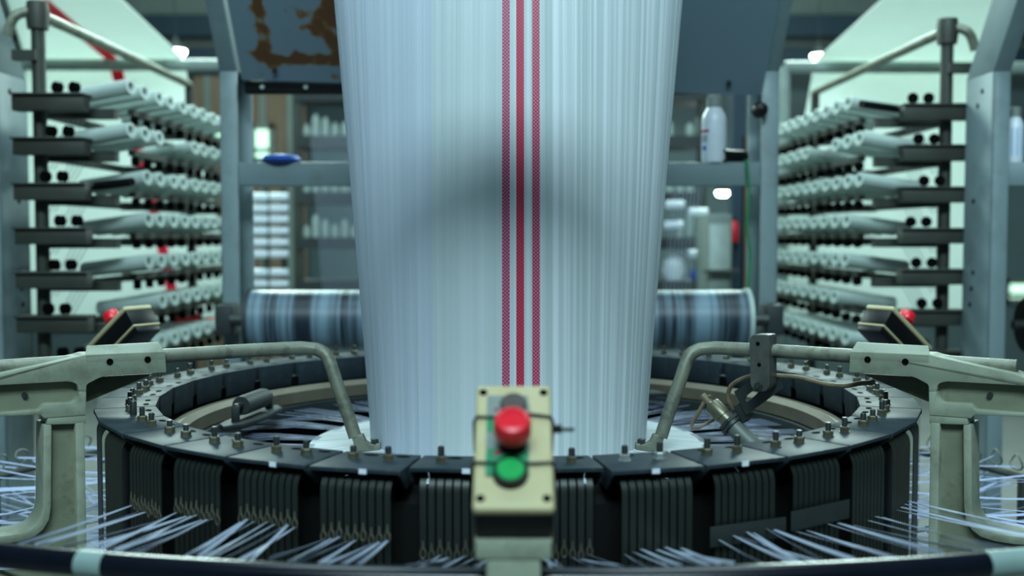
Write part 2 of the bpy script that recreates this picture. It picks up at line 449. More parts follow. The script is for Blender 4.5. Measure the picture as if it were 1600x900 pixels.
# hood sheet between the leaning members, with its stain laid out by UV in metres
a = P(379, 124, GY + .01); b = P(1190, 148, GY + .01)
me = bpy.data.meshes.new('hood_sheet')
zlow = (a.z + b.z) / 2
vs = [V((a.x, a.y, a.z)), V((b.x, b.y, b.z)), V((b.x, b.y, b.z)) + lean, V((a.x, a.y, a.z)) + lean]
nrm = (vs[1] - vs[0]).cross(vs[3] - vs[0]).normalized()
vs = vs + [v_ - nrm * -.004 for v_ in vs]
vs = [v_ - V((g.location)) for v_ in vs]
me.from_pydata(vs, [], [(0, 1, 2, 3), (7, 6, 5, 4), (0, 4, 5, 1), (1, 5, 6, 2), (2, 6, 7, 3), (3, 7, 4, 0)])
ul = me.uv_layers.new(name='UVMap'); L_ = lean.length; wd = b.x - a.x
uvq = [(0, 0), (wd, 0), (wd, L_), (0, L_)] * 2
for lp in me.loops: ul.data[lp.index].uv = uvq[lp.vertex_index]
me.materials.append(M['hood'])
link(bpy.data.objects.new('hood_sheet', me), g)
m = MB().box(((a.x + b.x) / 2, GY + .05, P(800, 137, GY + .05).z), (b.x - a.x, .03, .038))
bar = part('hood_bar', m, 'black', g, .002, label='black bar under the hood sheet')
for px in (410, 478, 1110, 1160):
    c = P(px, 136, GY + .034)
    part('bolt', MB().cyl(c, c + V((0, -.006, 0)), .007, 6), 'bgpipe', bar)
for x, y in ((430, 106), (1138, 126)):
    c = P(x, y, GY - .012)
    part('bolt', MB().cyl(c + V((0, .02, .01)), c + V((0, -.012, -.012)), .008, 8), 'stud', g)
# neighbour gantries, one post of each in view
xLg = (50 - 800) / F * 3.4 + CAMX - .026
gantry('blue grey steel gantry post at the left edge of the photo with bolt holes', xLg - 1.6, xLg, GY, 'R')
xRg = (1502 - 800) / F * 3.4 + CAMX + .026
gantry('blue grey steel gantry post at the right edge of the photo with bolt holes', xRg, xRg + 1.6, GY, 'L')

# take-up roll between the gantry posts
ca, cb_ = P(392, 500, 1.12), P(1166, 503, 1.12)
zc = ca.z
t = thing('take_up_roll', 'dark roll banded with pale stripes lying between the gantry posts behind the ring', 'roll', ((ca.x + cb_.x) / 2, 1.12, zc))
R_ = .088
part('roll_body', MB().lathe([(R_, 0), (R_, cb_.x - ca.x)], (ca.x, 1.12, zc), (1, 0, 0), 48), 'roll', t)
for x, mm in ((ca.x, 'channel'), (cb_.x, 'tube')):
    part('end_disc', MB().lathe([(0, -.006), (R_ * 1.06, -.006), (R_ * 1.06, .006), (0, .006)], (x, 1.12, zc), (1, 0, 0), 40), mm, t, label='pale end disc' if mm == 'tube' else None)
part('shaft', MB().cyl((xl + .02, 1.12, zc), (xr - .02, 1.12, zc), .018), 'stud', t)
for x in (xl, xr):
    part('bearing', MB().box((x, 1.155, zc), (.05, .09, .09)), 'channel', t, .006)
# a second black roll behind the right gantry
c = P(1608, 508, 1.3)
t = thing('cloth_roll', 'black roll end peeping out behind the right gantry post', 'roll', c)
part('roll_body', MB().lathe([(0, 0), (.085, 0), (.085, .9), (0, .9)], c + V((-.01, 0, 0)), (1, 0, 0), 32), 'boxblack', t)
part('shaft', MB().cyl(c + V((-.05, 0, 0)), c + V((1.0, 0, 0)), .016), 'stud', t)
part('stand', MB().box((c.x + .5, c.y, (c.z - .08) / 2), (.06, .06, c.z - .08)), 'channel', t)

# bottles, tube and cord on the crossbeam
zbeam = zt
def spray_bottle(px0, px1, Y, h, label, lab, extra=None):
    c = (P(px0, 256, Y) + P(px1, 256, Y)) / 2; c.z = zbeam
    r = (P(px1, 256, Y) - P(px0, 256, Y)).x / 2
    t = thing('plastic_bottle', label, 'bottle', c)
    part('body', MB().lathe([(0, 0), (r * .92, 0), (r, .012), (r, h * .62), (r * .92, h * .7), (r * .62, h * .8), (r * .5, h * .86)], c, seg=28), 'bottle', t)
    part('cap', MB().lathe([(r * .62, h * .82), (r * .62, h * .98), (r * .5, h), (0, h)], c, seg=20), 'plategrey', t)
    for z0, z1, mm, a0, a1 in lab:
        part('label_print', MB().lathe([(r * 1.012, h * z0), (r * 1.012, h * z1)], c, seg=10, a0=a0, a1=a1), mm, t)
    return t
spray_bottle(1096, 1134, GY + .03, .2, 'white plastic bottle standing on the crossbeam right of the fabric',
             [(.10, .30, 'labelblue', 0.4, 1.1), (.44, .48, 'magenta', -1.2 + PI, .2 + PI), (.18, .24, 'blueplastic', 2.6, 3.1), (.52, .56, 'nut', .6, 1.0), (.3, .4, 'tape', 2.2, 3.2)])
spray_bottle(1572, 1598, GY + .03, .165, 'bottle with bright blue label beside the right gantry post',
             [(.12, .62, 'labelblue', 0, 2 * PI - .01)])
c = P(1131, 252, GY + .0); c.z = zbeam + .019
t = thing('short_pipe', 'short black hollow pipe lying on the crossbeam beside the white bottle', 'pipe', c)
pa, pb = c, c + V((.07, .045, 0))
dx = (pb - pa).normalized()
part('sleeve', MB().lathe([(.014, 0), (.018, 0), (.018, .083), (.014, .083), (.014, 0)], pa, dx, 20), 'boxblack', t)
part('bore', MB().lathe([(0, .02), (.0139, .02)], pa, dx, 20), 'bore', t)
pts = [P(1163, 252, GY + .02), P(1167, 254, GY - .005), P(1168, 270, GY - .008), P(1170, 300, GY - .008), P(1167, 350, GY - .01), P(1172, 400, GY - .008), P(1169, 450, GY - .01), P(1168, 560, GY - .01)]
solo('hanging_cord', MB().tube(smooth_path(pts, 6), .0045, 8), 'cord', 'green cord hanging from the crossbeam by the right post', 'cord')
c = P(1187, 172, GY - .02)
t = thing('clamp_knob', 'black knob fixed to the right post under the hood', 'knob', c)
part('grip', MB().lathe([(0, -.03), (.018, -.026), (.024, -.01), (.024, .012), (.014, .02), (0, .02)], c, (0, 1, 0), 10), 'boxblack', t)
part('screw', MB().cyl(c + V((0, .018, 0)), c + V((0, .05, 0)), .007), 'stud', t)

# ------------------------------------------------------------------ cloth of the neighbour looms far behind
def bg_cloth(label, edge, top, Y0, Y1, stripe=None, xlim=None):
    "vertical sheet below the bar then a sheet drawn up towards the viewer; px outlines at true depth, 4 mm thick"
    t = thing('fabric_tube', label, 'fabric', (P(edge[0][0], edge[0][1], Y0).x, Y0, 0))
    m = MB().prism([P(x, y, Y0) for x, y in edge], (0, .02, 0))
    part('hanging_sheet', m, 'bgfabric', t)
    b0, b1 = top[0], top[1]
    q = [P(b0[0], b0[1], Y0), P(b1[0], b1[1], Y0), P(top[2][0], top[2][1], Y1), P(top[3][0], top[3][1], Y1)]
    up = [q[2] + (q[2] - q[1]) * .25, q[3] + (q[3] - q[0]) * .25]
    part('drawn_sheet', MB().prism([q[0], q[1], up[0], up[1]], (0, .015, .01)), 'bgfabric', t)
    if stripe:
        for seg in stripe:
            pts = [P(x, y, d) - V((0, .014, .004)) for x, y, d in seg]
            part('red_stripe', MB().prism(pts, (0, .005, 0)), 'redcloth', t, label='red stripe')
    return t
YB = 3.5
stripeL = [[(168, 93, YB), (188, 93, YB), (198, 128, YB), (180, 128, YB)],
           [(180, 128, YB), (198, 128, YB), (250, 330, YB), (234, 330, YB)],
           [(234, 330, YB), (250, 330, YB), (284, 480, YB), (268, 480, YB)],
           [(168, 93, YB), (188, 93, YB), (78, 0, 2.6), (54, 0, 2.6)]]
bg_cloth('white woven cloth with red stripe hanging behind the left creel rack', [(40, 93), (286, 93), (302, 180), (372, 500), (20, 500)],
         [(40, 93), (286, 93), (188, 0), (10, 0)], YB, 2.6, stripeL)
bg_cloth('plain white woven cloth hanging behind the right creel rack', [(1274, 97), (1530, 97), (1560, 500), (1196, 500), (1262, 165)],
         [(1274, 97), (1530, 97), (1570, 0), (1380, 0)], YB, 2.6)
for s, x0, x1, yy in ((-1, -60, 352, 101), (1, 1226, 1640, 105)):
    a, b = P(x0, yy, YB - .08), P(x1, yy + 1, YB - .08)
    nm = 'left' if s < 0 else 'right'
    t = thing('cloth_guide_bar', 'grey pipe bar crossing the white cloth above the %s creel rack' % nm, 'bar', ((a.x + b.x) / 2, a.y, 0))
    part('bar', MB().cyl(a, b, .03, 14), 'bgpipe', t)
    for q in (a, b):
        part('stand', MB().cyl((q.x, q.y, 0), (q.x, q.y, q.z), .028, 12), 'bgpipe', t)

# ------------------------------------------------------------------ creel racks with yarn tubes
tier_z = [.44, .312, .18, .05, -.08, -.21, -.34]
def creel(s):
    side = 'left' if s < 0 else 'right'
    xo, xi = s * 1.40, s * 1.20
    Y0, Y1 = (1.22, 2.72) if s < 0 else (1.47, 2.97)
    t = thing('creel_rack', 'dark steel creel rack of seven tiers on the %s behind the loom' % side, 'rack', (xo, (Y0 + Y1) / 2, 0))
    ztop = CAMZ + .655
    for Y in (Y0, Y1):
        part('post', MB().cyl((xo, Y, 0), (xo, Y, ztop), .02, 12), 'creel', t)
    part('top_rail', MB().cyl((xo, Y0, ztop), (xo, Y1, ztop), .016, 12), 'pipe', t)
    el = part('pipe_elbow', MB().lathe([(0, -.05), (.03, -.045), (.034, 0), (.03, .035), (0, .04)], (xo, Y0, ztop), seg=16), 'creel', t)
    part('stay_pipe', MB().tube(smooth_path([(xo, Y0, ztop + .01), (xo + s * .035, Y0 - .02, ztop), (xo + s * .06, Y0 - .03, ztop - .02), (xo + s * .078, Y0 - .03, ztop - .07)]), .015, 10), 'pipe', t)
    part('foot_beam', MB().box((s * 1.30, (Y0 + Y1) / 2, .04), (.26, Y1 - Y0 + .1, .08)), 'creel', t, .004)
    part('tie_bar', MB().box((xo + s * .03, Y0 - .02, CAMZ + .53), (.07, .03, .03)), 'creel', t)
    for i, z in enumerate(tier_z):
        zz = CAMZ + z
        part('tier_rail', MB().box((xo + s * .0, (Y0 + Y1) / 2, zz - .076), (.025, Y1 - Y0, .022)), 'creel', t)
        m = MB().box((xi, (Y0 + Y1) / 2 + .1, zz - .052), (.02, Y1 - Y0 - .2, .018))
        gr = part('guide_rail', m, 'creel', t)
        for Y in (Y0 + .05, Y1 - .05, (Y0 + Y1) / 2):
            part('tier_arm', MB().box((s * 1.31, Y, zz - .075), (.24, .035, .03)), 'creel', t)
        a = MB().box((s * 1.345, Y0 - .05, zz - .055), (.21, .05, .045)).box((s * 1.345, Y0 - .05, zz - .03), (.215, .075, .006))
        part('tensioner_box', a, 'creel', t, .002)
        for k in range(2):
            part('tension_wheel', MB().lathe([(0, -.008), (.017, -.008), (.013, 0), (.017, .008), (0, .008)], (s * (1.275 + .05 * k + .02 * ((i * 7) % 3)), Y0 - .05, zz - .008), (.4, 1, 0), 14), 'bore', t)
        for k in range(11):
            y = Y0 + .2 + k * .115
            part('yarn_guide', MB().lathe([(0, -.012), (.013, -.012), (.016, 0), (.013, .012), (0, .012)], (xi - s * .012, y, zz - .078), (1, .3, 0), 8), 'bore', t)
    return t

tubeproto = None
def black_core(s, i):
    y = 1.20 if s < 0 else 1.45
    A = V((s * 1.345, y + .065, CAMZ + tier_z[i] - .042)); B_ = V((s * 1.12, y, CAMZ + tier_z[i] - .022))
    d = B_ - A; Ln = d.length
    t = thing('empty_core_tube', 'thin black empty tube nearest the viewer, %s tier of the %s creel rack' % (ORD[i], 'left' if s < 0 else 'right'), 'tube', A)
    part('sleeve', MB().lathe([(.010, 0), (.013, 0), (.013, Ln), (.010, Ln)], A, d, 16), 'boxblack', t)
    part('bore', MB().lathe([(0, Ln * .9), (.0101, Ln * .9)], A, d, 16), 'bore', t)
def yarn_tubes(s):
    global tubeproto
    side = 'left' if s < 0 else 'right'
    skip = {(1, 3), (1, 4), (3, 0), (4, 0), (5, 0), (5, 1), (6, 0)}
    for i, z in enumerate(tier_z):
        for k in range(10):
            if (i, k) in skip: continue
            if k == 0 and (s, i) in ((1, 0), (-1, 2)):
                black_core(s, i); continue
            y = (1.20 if s < 0 else 1.45) + k * .125
            A = V((s * 1.345, y + .065, CAMZ + z - .030)); B_ = V((s * 1.118, y, CAMZ + z - .002))
            if tubeproto is None:
                d = (B_ - A); Ln = d.length
                m = MB(); m.lathe([(.0235, 0), (.0235, Ln), (.0135, Ln), (.0133, Ln - .03)], (0, 0, 0), (0, 0, 1), 16)
                m.cur = 1; m.lathe([(.0133, Ln - .03), (0, Ln - .031)], (0, 0, 0), (0, 0, 1), 16); m.lathe([(0, .001), (.0235, 0)], (0, 0, 0), (0, 0, 1), 16)
                tubeproto = bpy.data.objects.new('yarn_tube', m.mesh('yarn_tube', ['tube', 'bore']))
                o = tubeproto
            else:
                o = tubeproto.copy()
            C.objects.link(o)
            jit = random.uniform(-.012, .012)
            o.location = A + V((0, jit, 0))
            o.rotation_mode = 'QUATERNION'
            o.rotation_quaternion = (B_ - A).to_track_quat('Z', 'Y')
            if k == 0 or (i, k - 1) in skip and k < 4:
                lab = 'white yarn tube nearest the viewer, %s tier from the top, %s creel rack' % (ORD[i], side)
                if i == 1 and k > 2: lab = 'white yarn tube just past the gap, second tier of the %s creel rack' % side
                grp = 'yarn tubes on the %s creel rack' % side
            else:
                lab = 'white yarn tube in the row, %s tier from the top, %s creel rack' % (ORD[i], side)
                grp = '%s tier tubes on the %s creel rack' % (ORD[i], side)
            setp(o, lab, 'yarn tube', grp)
for s in (-1, 1):
    creel(s); yarn_tubes(s)
    side = 'left' if s < 0 else 'right'
    # threads running from the tiers down and outwards
    for i in range(5):
        for k in range(4):
            a = V((s * (1.27 + .015 * k), (1.29 if s < 0 else 1.54), CAMZ + tier_z[i] - .045))
            b = V((s * (1.405 + .015 * k), (1.32 if s < 0 else 1.57), CAMZ + tier_z[i] - .24))
            solo('yarn_end', MB().tube([a, (a + b) / 2 + V((0, 0, -.008)), b], .0012, 5), 'tape',
                 'thin pale yarn slanting from the %s tier tensioner of the %s creel rack' % (ORD[i], side), 'yarn', '%s tier slanting yarns on the %s' % (ORD[i], side))
# coloured reels standing on the left rack's low tiers
for px, py, col, nm in ((345, 457, 'green', 'green'), (292, 498, 'red', 'red'), (343, 505, 'red', 'red')):
    c = P(px, py, 2.2)
    t = thing('yarn_reel', '%s reel on the left creel rack %s' % (nm, 'beside the gantry post' if px > 340 else 'among the low white tubes'), 'reel', c)
    part('reel_body', MB().lathe([(0, -.05), (.024, -.05), (.024, .05), (0, .05)], c, (1, .4, 0), 18), col, t)
    part('core', MB().lathe([(.014, -.058), (.014, .058), (.0, .058)], c, (1, .4, 0), 14), 'bore', t)

# ------------------------------------------------------------------ far creel, bobbin stack, cabinet behind the fabric
YF = 4.4
t = thing('far_creel', 'blurred far creel of stacked shelves behind the fabric', 'rack', (P(620, 400, YF).x, YF, 0))
fx0, fx1 = P(466, 300, YF).x, P(1096, 300, YF).x
for x in (fx0, fx1, (fx0 + fx1) / 2):
    part('post', MB().box((x, YF, 1.2), (.05, .06, 2.4)), 'creel', t)
shelves = [150, 222, 310, 380, 448, 520]
for y in shelves:
    z = P(800, y, YF).z
    part('shelf', MB().box(((fx0 + fx1) / 2, YF + .1, z), (fx1 - fx0, .3, .07)), 'channel', t)
for j, y in enumerate(shelves):
    z = P(800, y, YF).z + .035
    for px in list(range(478, 560, 15)) + list(range(1046, 1096, 16)):
        if (px * 7 + j) % 5 == 0: continue
        c = V((P(px, y, YF).x, YF + .02, z))
        hh = random.uniform(.05, .12)
        solo('yarn_bobbin', MB().lathe([(0, 0), (.022, 0), (.024, .006), (.024, hh), (.012, hh + .004), (.012, hh + .02), (0, hh + .02)], c, seg=14), 'tube',
             'pale bobbin on the %s shelf of the far creel, %s of the fabric' % (ORD[j], 'left' if px < 800 else 'right'), 'bobbin', 'far creel bobbins, %s shelf, %s' % (ORD[j], 'left' if px < 800 else 'right'))
for k in range(16):
    px = 486 + k * 4.6
    a, b = P(px, 200 + k, YF - .35), P(px + 34 + k * .6, 640, YF - .5)
    solo('warp_thread', MB().tube([a, b, V((b.x, b.y, .005))], .0018, 5), 'tape', 'thin pale thread hanging before the far creel left of the fabric', 'yarn', 'far threads left of the fabric')
for k in range(8):
    px = 1096 - k * 6
    a, b = P(px, 290, YF - .35), P(px - 34, 640, YF - .5)
    solo('warp_thread', MB().tube([a, b, V((b.x, b.y, .005))], .0018, 5), 'tape', 'thin pale thread hanging before the far creel right of the fabric', 'yarn', 'far threads right of the fabric')
# two columns of white bobbins on pegs left of the far creel
YC = 3.9
ca = P(436, 300, YC)
t = thing('bobbin_stand', 'grey peg stand carrying bright bobbins seen left of the fabric', 'stand', (ca.x, YC + .1, 0))
part('base', MB().box((ca.x, YC + .14, .02), (.4, .3, .04)), 'creel', t, .004)
for x in (408, 436):
    part('upright', MB().box((P(x, 400, YC).x, YC + .14, .9), (.03, .03, 1.8)), 'creel', t)
for k, y in enumerate((308, 326, 343, 361, 379, 397, 426, 444)):
    for px, rr in ((436, .052), (404, .036)):
        c = P(px, y, YC)
        part('peg', MB().cyl(c, c + V((0, .14, 0)), .008, 8), 'creel', t)
        solo('white_bobbin', MB().lathe([(0, -.05), (.02, -.05), (.022, -.042), (.022, .042), (.02, .05), (0, .05)], c, (1, .2, 0), 18), 'bottle',
             'bright bobbin, %s down in the %s column on the peg stand' % (ORD[k], 'wide right-hand' if px > 420 else 'narrow left-hand'), 'bobbin', 'bobbins on the peg stand')
c = P(440, 252, GY + .03); c.z = zt
solo('blue_bundle', MB().lathe([(0, 0), (.05, .0), (.06, .008), (.05, .020), (0, .026)], c, (0, 0, 1), 16), 'blueplastic', 'blue plastic bundle lying on the crossbeam left of the fabric', 'bundle')
# bright bags to the right
zsh = P(800, 448, YF).z + .036
for i, (px, r, mm, lab) in enumerate(((1052, .075, 'bottle', 'white bag on a far shelf right of the fabric, just above the striped roll'), (1086, .035, 'blueplastic', 'small blue plastic thing beside the white bag right of the fabric'))):
    c = V((P(px, 440, YF).x, YF - .0, zsh + r))
    solo('plastic_bag', MB().lathe([(0, -r), (r * .7, -r * .95), (r, -r * .2), (r * .8, r * .6), (r * .2, r), (0, r)], c, (0, 0, 1), 14), mm, lab, 'bag')
for px, y in ((1090, 332), (1090, 397), (1052, 352), (1054, 320)):
    c = P(px, y, 4.05)
    t = thing('white_bobbin', 'bright bobbin on a peg before the far creel right of the fabric', 'bobbin', c, 'bright bobbins right of the fabric')
    part('spool', MB().lathe([(0, -.055), (.022, -.055), (.024, -.045), (.024, .045), (.022, .055), (0, .055)], c, (1, .2, 0), 18), 'bottle', t)
    part('peg', MB().cyl(c, c + V((0, .3, 0)), .007, 8), 'creel', t)
# cabinet
a, b = P(1101, 470, 3.4), P(1141, 335, 3.4)
t = thing('control_cabinet', 'grey cabinet standing beyond the crossbeam right of the fabric', 'cabinet', ((a.x + b.x) / 2, 3.5, 0))
part('body', MB().box(((a.x + b.x) / 2, 3.5, b.z / 2), (b.x - a.x, .3, b.z)), 'beamgrey', t, .006)
part('door', MB().box(((a.x + b.x) / 2, 3.342, b.z / 2 + .05), (b.x - a.x - .02, .016, b.z - .2)), 'bgpipe', t, .003)
part('shelf_bracket', MB().box(((a.x + b.x) / 2, 3.3, P(1120, 424, 3.3).z), (b.x - a.x + .04, .08, .015)), 'creel', t)
a, b = P(1141, 480, 3.6), P(1164, 120, 3.6)
t = thing('hall_column', 'dark hall column with pale edge behind the green cord', 'column', ((a.x + b.x) / 2, 3.6, 0))
part('shaft', MB().box(((a.x + b.x) / 2, 3.62, 2.6), (b.x - a.x, .1, 5.2)), 'beam', t)
part('edge_strip', MB().box((b.x + .012, 3.62, 1.2), (.05, .1, P(1150, 335, 3.6).z - .0)), 'brown', t)
c = P(1146, 360, 3.5)
t = thing('fire_extinguisher', 'red cylinder hung on the dark column right of the fabric', 'extinguisher', c)
part('tank', MB().lathe([(0, -.06), (.022, -.06), (.026, -.05), (.026, .03), (.012, .05), (0, .05)], c, seg=18), 'red', t)
part('valve', MB().box(c + V((0, 0, .056)), (.02, .012, .016)), 'bore', t)
part('hook', MB().cyl(c + V((0, 0, .04)), c + V((0, .08, .04)), .006, 8), 'stud', t)

# ------------------------------------------------------------------ THE LOOM
ZR = 1.20                      # top of the ring
RI, RO = .625, .722
NCAP = 36
DA = 2 * PI / NCAP

# body drum under the covers
t = thing('loom_body', 'black drum body of the circular loom under the ring of covers', 'loom body', (0, 0, 0))
part('drum', MB().lathe([(.684, 0), (.684, ZR - .050), (.66, ZR - .036), (.638, ZR - .036), (.638, ZR - .30), (.62, ZR - .32), (0, ZR - .32)], seg=72), 'black', t)
part('inner_ring', MB().lathe([(.612, ZR - .085), (.612, ZR - .052), (.595, ZR - .050), (.585, ZR - .060), (.585, ZR - .085)], seg=96), 'ringbrown', t, label='worn brownish steel ring')
part('reed_ring', MB().lathe([(.60, ZR - .12), (.60, ZR - .088), (.575, ZR - .088), (.575, ZR - .12)], seg=96), 'channel', t)
part('foot_flange', MB().lathe([(.68, 0), (.70, 0), (.70, .05), (.68, .06)], seg=60), 'castdark', t)

# one heald cover: plate, flanges, nuts on studs, slots, heald strips
OX = .69                       # radius of the unit's origin
def rp(r, tt, z): return V((tt, -r, z))
def cover_mesh(ro, dz=0):
    g = .0022
    wi, wo = RI * math.tan(DA / 2) - g, ro * math.tan(DA / 2) - g
    m = MB(); th = .004
    m.prism([rp(RI, -wi, 0), rp(ro, -wo, 0), rp(ro, wo, 0), rp(RI, wi, 0)], (0, 0, -th))
    # inner flange, narrowing downwards
    m.prism([rp(RI, -wi + .0045, -.001), rp(RI, wi - .0045, -.001), rp(RI + .002, wi - .0085, -.052), rp(RI + .002, -wi + .0085, -.052)], (0, -.003, 0))
    m.prism([rp(ro, -wo, -.001), rp(ro, wo, -.001), rp(ro, wo, -.0055), rp(ro, -wo, -.0055)], (0, .003, 0))
    for q in (-1, 1):
        m.prism([rp(RI, q * wi, -.001), rp(ro, q * wo, -.001), rp(ro, q * wo, -.007), rp(ro - .03, q * (wo - .003), -.03), rp(RI, q * (wi - .004), -.03)], (-q * .0025, 0, 0))
    m.cur = 1
    for q in (-.42, .42):
        c = rp(.6415, q * wi + .012, .0004)
        m.add([c + V((.010 * math.cos(a_ * PI / 6), .0050 * math.sin(a_ * PI / 6), 0)) for a_ in range(12)], [tuple(range(12))])
    return m.mesh('cover_plate', ['cap', 'bore'], V((0, -OX, 0)), .0012)

def strip_mesh(n):
    m = MB()
    r0 = RO - .026; pr = .022
    path = [rp(r0 - .035, 0, -.010)] + [rp(r0 + pr * math.sin(a_), 0, -.010 - pr + pr * math.cos(a_)) for a_ in [PI / 2 * i / 6 for i in range(7)]]
    path += [rp(r0 + pr, 0, -.06), rp(r0 + pr, 0, -.10), rp(r0 + pr, 0, -.46)]
    m.ribbon(path, .0080, (1, 0, 0), .0016)
    return m.mesh('heald_strip', 'strip', V((0, -OX, 0)), 0)

def eye_mesh():
    m = MB()
    c = rp(RO - .003, 0, 0)
    pts = [c + V((.0036 * math.cos(a_), 0, .0062 * math.sin(a_))) for a_ in [2 * PI * i / 12 for i in range(13)]]
    m.tube(pts, .0013, 6, False)
    m.cyl(c + V((0, 0, .006)), c + V((0, 0, .016)), .0024, 6, .0012)
    return m.mesh('heald_eye', 'eye', V((0, -OX, 0)))

cov = {ro: cover_mesh(ro) for ro in (RO, RO - .022)}
nutm = MB().lathe([(0.004, 0), (.0085, 0), (.0085, .0015), (.0074, .0015), (.0074, .0075), (.006, .009), (.004, .009)], seg=6)
nut_me = nutm.mesh('nut', 'nut')
nut_bright_me = nutm.mesh('nut', 'brightnut')
stud_me = MB().lathe([(.0042, 0), (.0042, .0175), (.0034, .0195), (0, .0195)], seg=14).mesh('stud', 'stud')
strip_me, eye_me = strip_mesh(9), eye_mesh()
tag_me = MB().box((0, -RO - .0008, -.003), (.010, .0012, .006)).mesh('label_tag', 'bottle', V((0, -OX, 0)))

def mobj(name, me, parent, loc=(0, 0, 0), rz=0):
    o = bpy.data.objects.new(name, me); link(o, parent); o.location = loc; o.rotation_euler = (0, 0, rz); return o

EYEZ = {}
def eye_drop(j, k):
    "heald eye height of strip j of cover k, as stopped mid weave"
    base = {0: .108, 1: .086, 2: .077, 3: .085, 4: .10}.get(min(k, 4), .1)
    return base + .003 * math.sin(j * 2.1 + k)

def heald_unit(idx):
    ang = (idx + .5) * DA                      # 0 = towards the viewer, grows to the left
    k = idx if idx < NCAP // 2 else NCAP - 1 - idx
    left = idx < NCAP // 2
    side = 'left' if left else 'right'
    if k < 10:
        lab = 'dark heald cover on the loom ring, %s to the %s of the control box' % (ORD[k], side)
        pass
    elif k < 15:
        lab = 'dark cover on the far arc of the ring, %s from the fabric on the %s' % (ORD[14 - k], side)
    else:
        lab = 'cover on the far arc of the ring hidden behind the fabric, %s of the middle' % side
    loc = V((-OX * math.sin(ang), -OX * math.cos(ang), ZR))
    t = thing('heald_unit', lab, 'heald unit', loc, 'heald covers around the loom ring' if k < 15 else 'covers behind the fabric, %s' % side)
    t.rotation_euler = (0, 0, -ang)
    ro = RO - .022 if k == 0 else RO
    mobj('cover_plate', cov[ro], t)
    for q in (-.42, .42):
        wi = RI * math.tan(DA / 2)
        rr = .668 if k < 9 else .685
        if not (idx == 6 and q > 0):
            n = mobj('nut', nut_bright_me if (k == 1 and not left) else nut_me, t, (q * wi * 1.04, OX - rr, 0), random.uniform(0, 1))
            s_ = mobj('stud', stud_me, n)
            s_.scale = (1, 1, random.uniform(.85, 1.15))
        else:
            s_ = mobj('stud', stud_me, t, (q * wi * 1.04, OX - rr, 0)); s_.scale = (1.3, 1.3, 1.15)
    if k in (0, 1, 2) and not (k == 0 and not left):
        mobj('label_tag', tag_me, t, (.012 if left else -.004, (RO - ro), 0))
    if k <= 6:
        for j in range(9):
            tt = (j - 4) * .0106
            st = mobj('heald_strip', strip_me, t, (tt, (RO - ro), 0))
            if k <= 4 and (left or k == 0):
                mobj('heald_eye', eye_me, st, (0, 0, -eye_drop(j, k)))
        if not left and k in (2, 3):
            z = -.085 if k == 3 else -.09
            o = bpy.data.objects.new('keeper_plate', MB().box((0, -RO - .0035, z - .012 * (k == 2) * 0), (.118, .002, .026)).mesh('keeper_plate', 'plate', V((0, -OX, 0)), .0008)); link(o, t)
    return t, ang, loc

def rail_y(x):
    "plan curve of the front of the guard rail"
    return -.95 + (x - .04) ** 2 / (2 * 2.0)
RAILZ = CAMZ - .343

units = [heald_unit(i) for i in range(NCAP)]

# warp tapes from the heald eyes to the guard rail
random.seed(11)
def left_of(i): return i < NCAP // 2
for i in range(NCAP):
    k = i if i < NCAP // 2 else NCAP - 1 - i
    if k > (4 if left_of(i) else 5): continue
    left = i < NCAP // 2
    t, ang, loc = units[i]
    for j in range(9):
        if left and ((j * 5 + k * 3) % 7 == 0 or (k == 4 and j % 2)): continue
        if not left and ((j * 3 + k) % 5 == 0 or (k > 2 and j % 2)): continue
        tt = (j - 4) * .0106
        rr = RO - .003 - (.022 if k == 0 else 0)
        R3 = Matrix.Rotation(-ang, 3, 'Z')
        a = R3 @ V((tt, -rr, 0)); a.z = ZR - (eye_drop(j, k) if k <= 4 else .105) - .004
        if not left and k >= 1: a.z -= .012
        xx = a.x * (.97 if left else 1.0) + random.uniform(-.018, .018) + (-.012 if left else .012)
        b = V((xx, rail_y(xx) + .0155, RAILZ + .004 + random.uniform(0, .008)))
        if abs(xx) > .8: b.y += .02
        mid = (a + b) / 2 + V((0, 0, -.001))
        q = random.uniform(-.5, .5)
        sd = 'left' if left else 'right'
        solo('warp_tape', MB().ribbon(smooth_path([a, mid, b], 5), random.uniform(.0030, .0044), (1, 0, 0), .0005, q, q + random.uniform(-1.2, 1.2)), 'tape',
             'white warp tape from the %s heald cover %s of the front control box' % (ORD[k], sd), 'warp tape',
             'front tapes of the %s cover on the %s' % (ORD[k], sd))

# guard rail in front: a flat bowed front that turns back at both ends
pts = [V((x, rail_y(x), RAILZ)) for x in [(-.9 + i * .06) for i in range(31)]]
e0 = pts[0]; e1 = pts[-1]
pre = [V((-1.30, .55, RAILZ)), V((-1.29, .1, RAILZ)), V((-1.24, -.30, RAILZ)), V((-1.10, -.56, RAILZ))]
post = [V((1.08, -.56, RAILZ)), V((1.22, -.30, RAILZ)), V((1.28, .1, RAILZ)), V((1.30, .55, RAILZ))]
t = thing('guard_rail', 'glossy black tubular rail curving across the front of the loom', 'rail', (0, -.95, 0))
part('tube', MB().tube(smooth_path(pre + pts + post, 3), .0135, 16), 'rail', t)
for x in (-.76, .93, -1.22, 1.22):
    y = rail_y(x) if abs(x) < .9 else -.34 + .03
    part('stanchion', MB().cyl((x, y, 0), (x, y, RAILZ), .012, 12), 'rail', t)
for x0, x1 in ((-.445, -.415), (.50, .56), (-.60, -.56)):
    part('tape_wrap', MB().tube([V((x0 + (x1 - x0) * i / 4, rail_y(x0 + (x1 - x0) * i / 4), RAILZ)) for i in range(5)], .0142, 16), 'wrap', t, label='pale tape wrap')

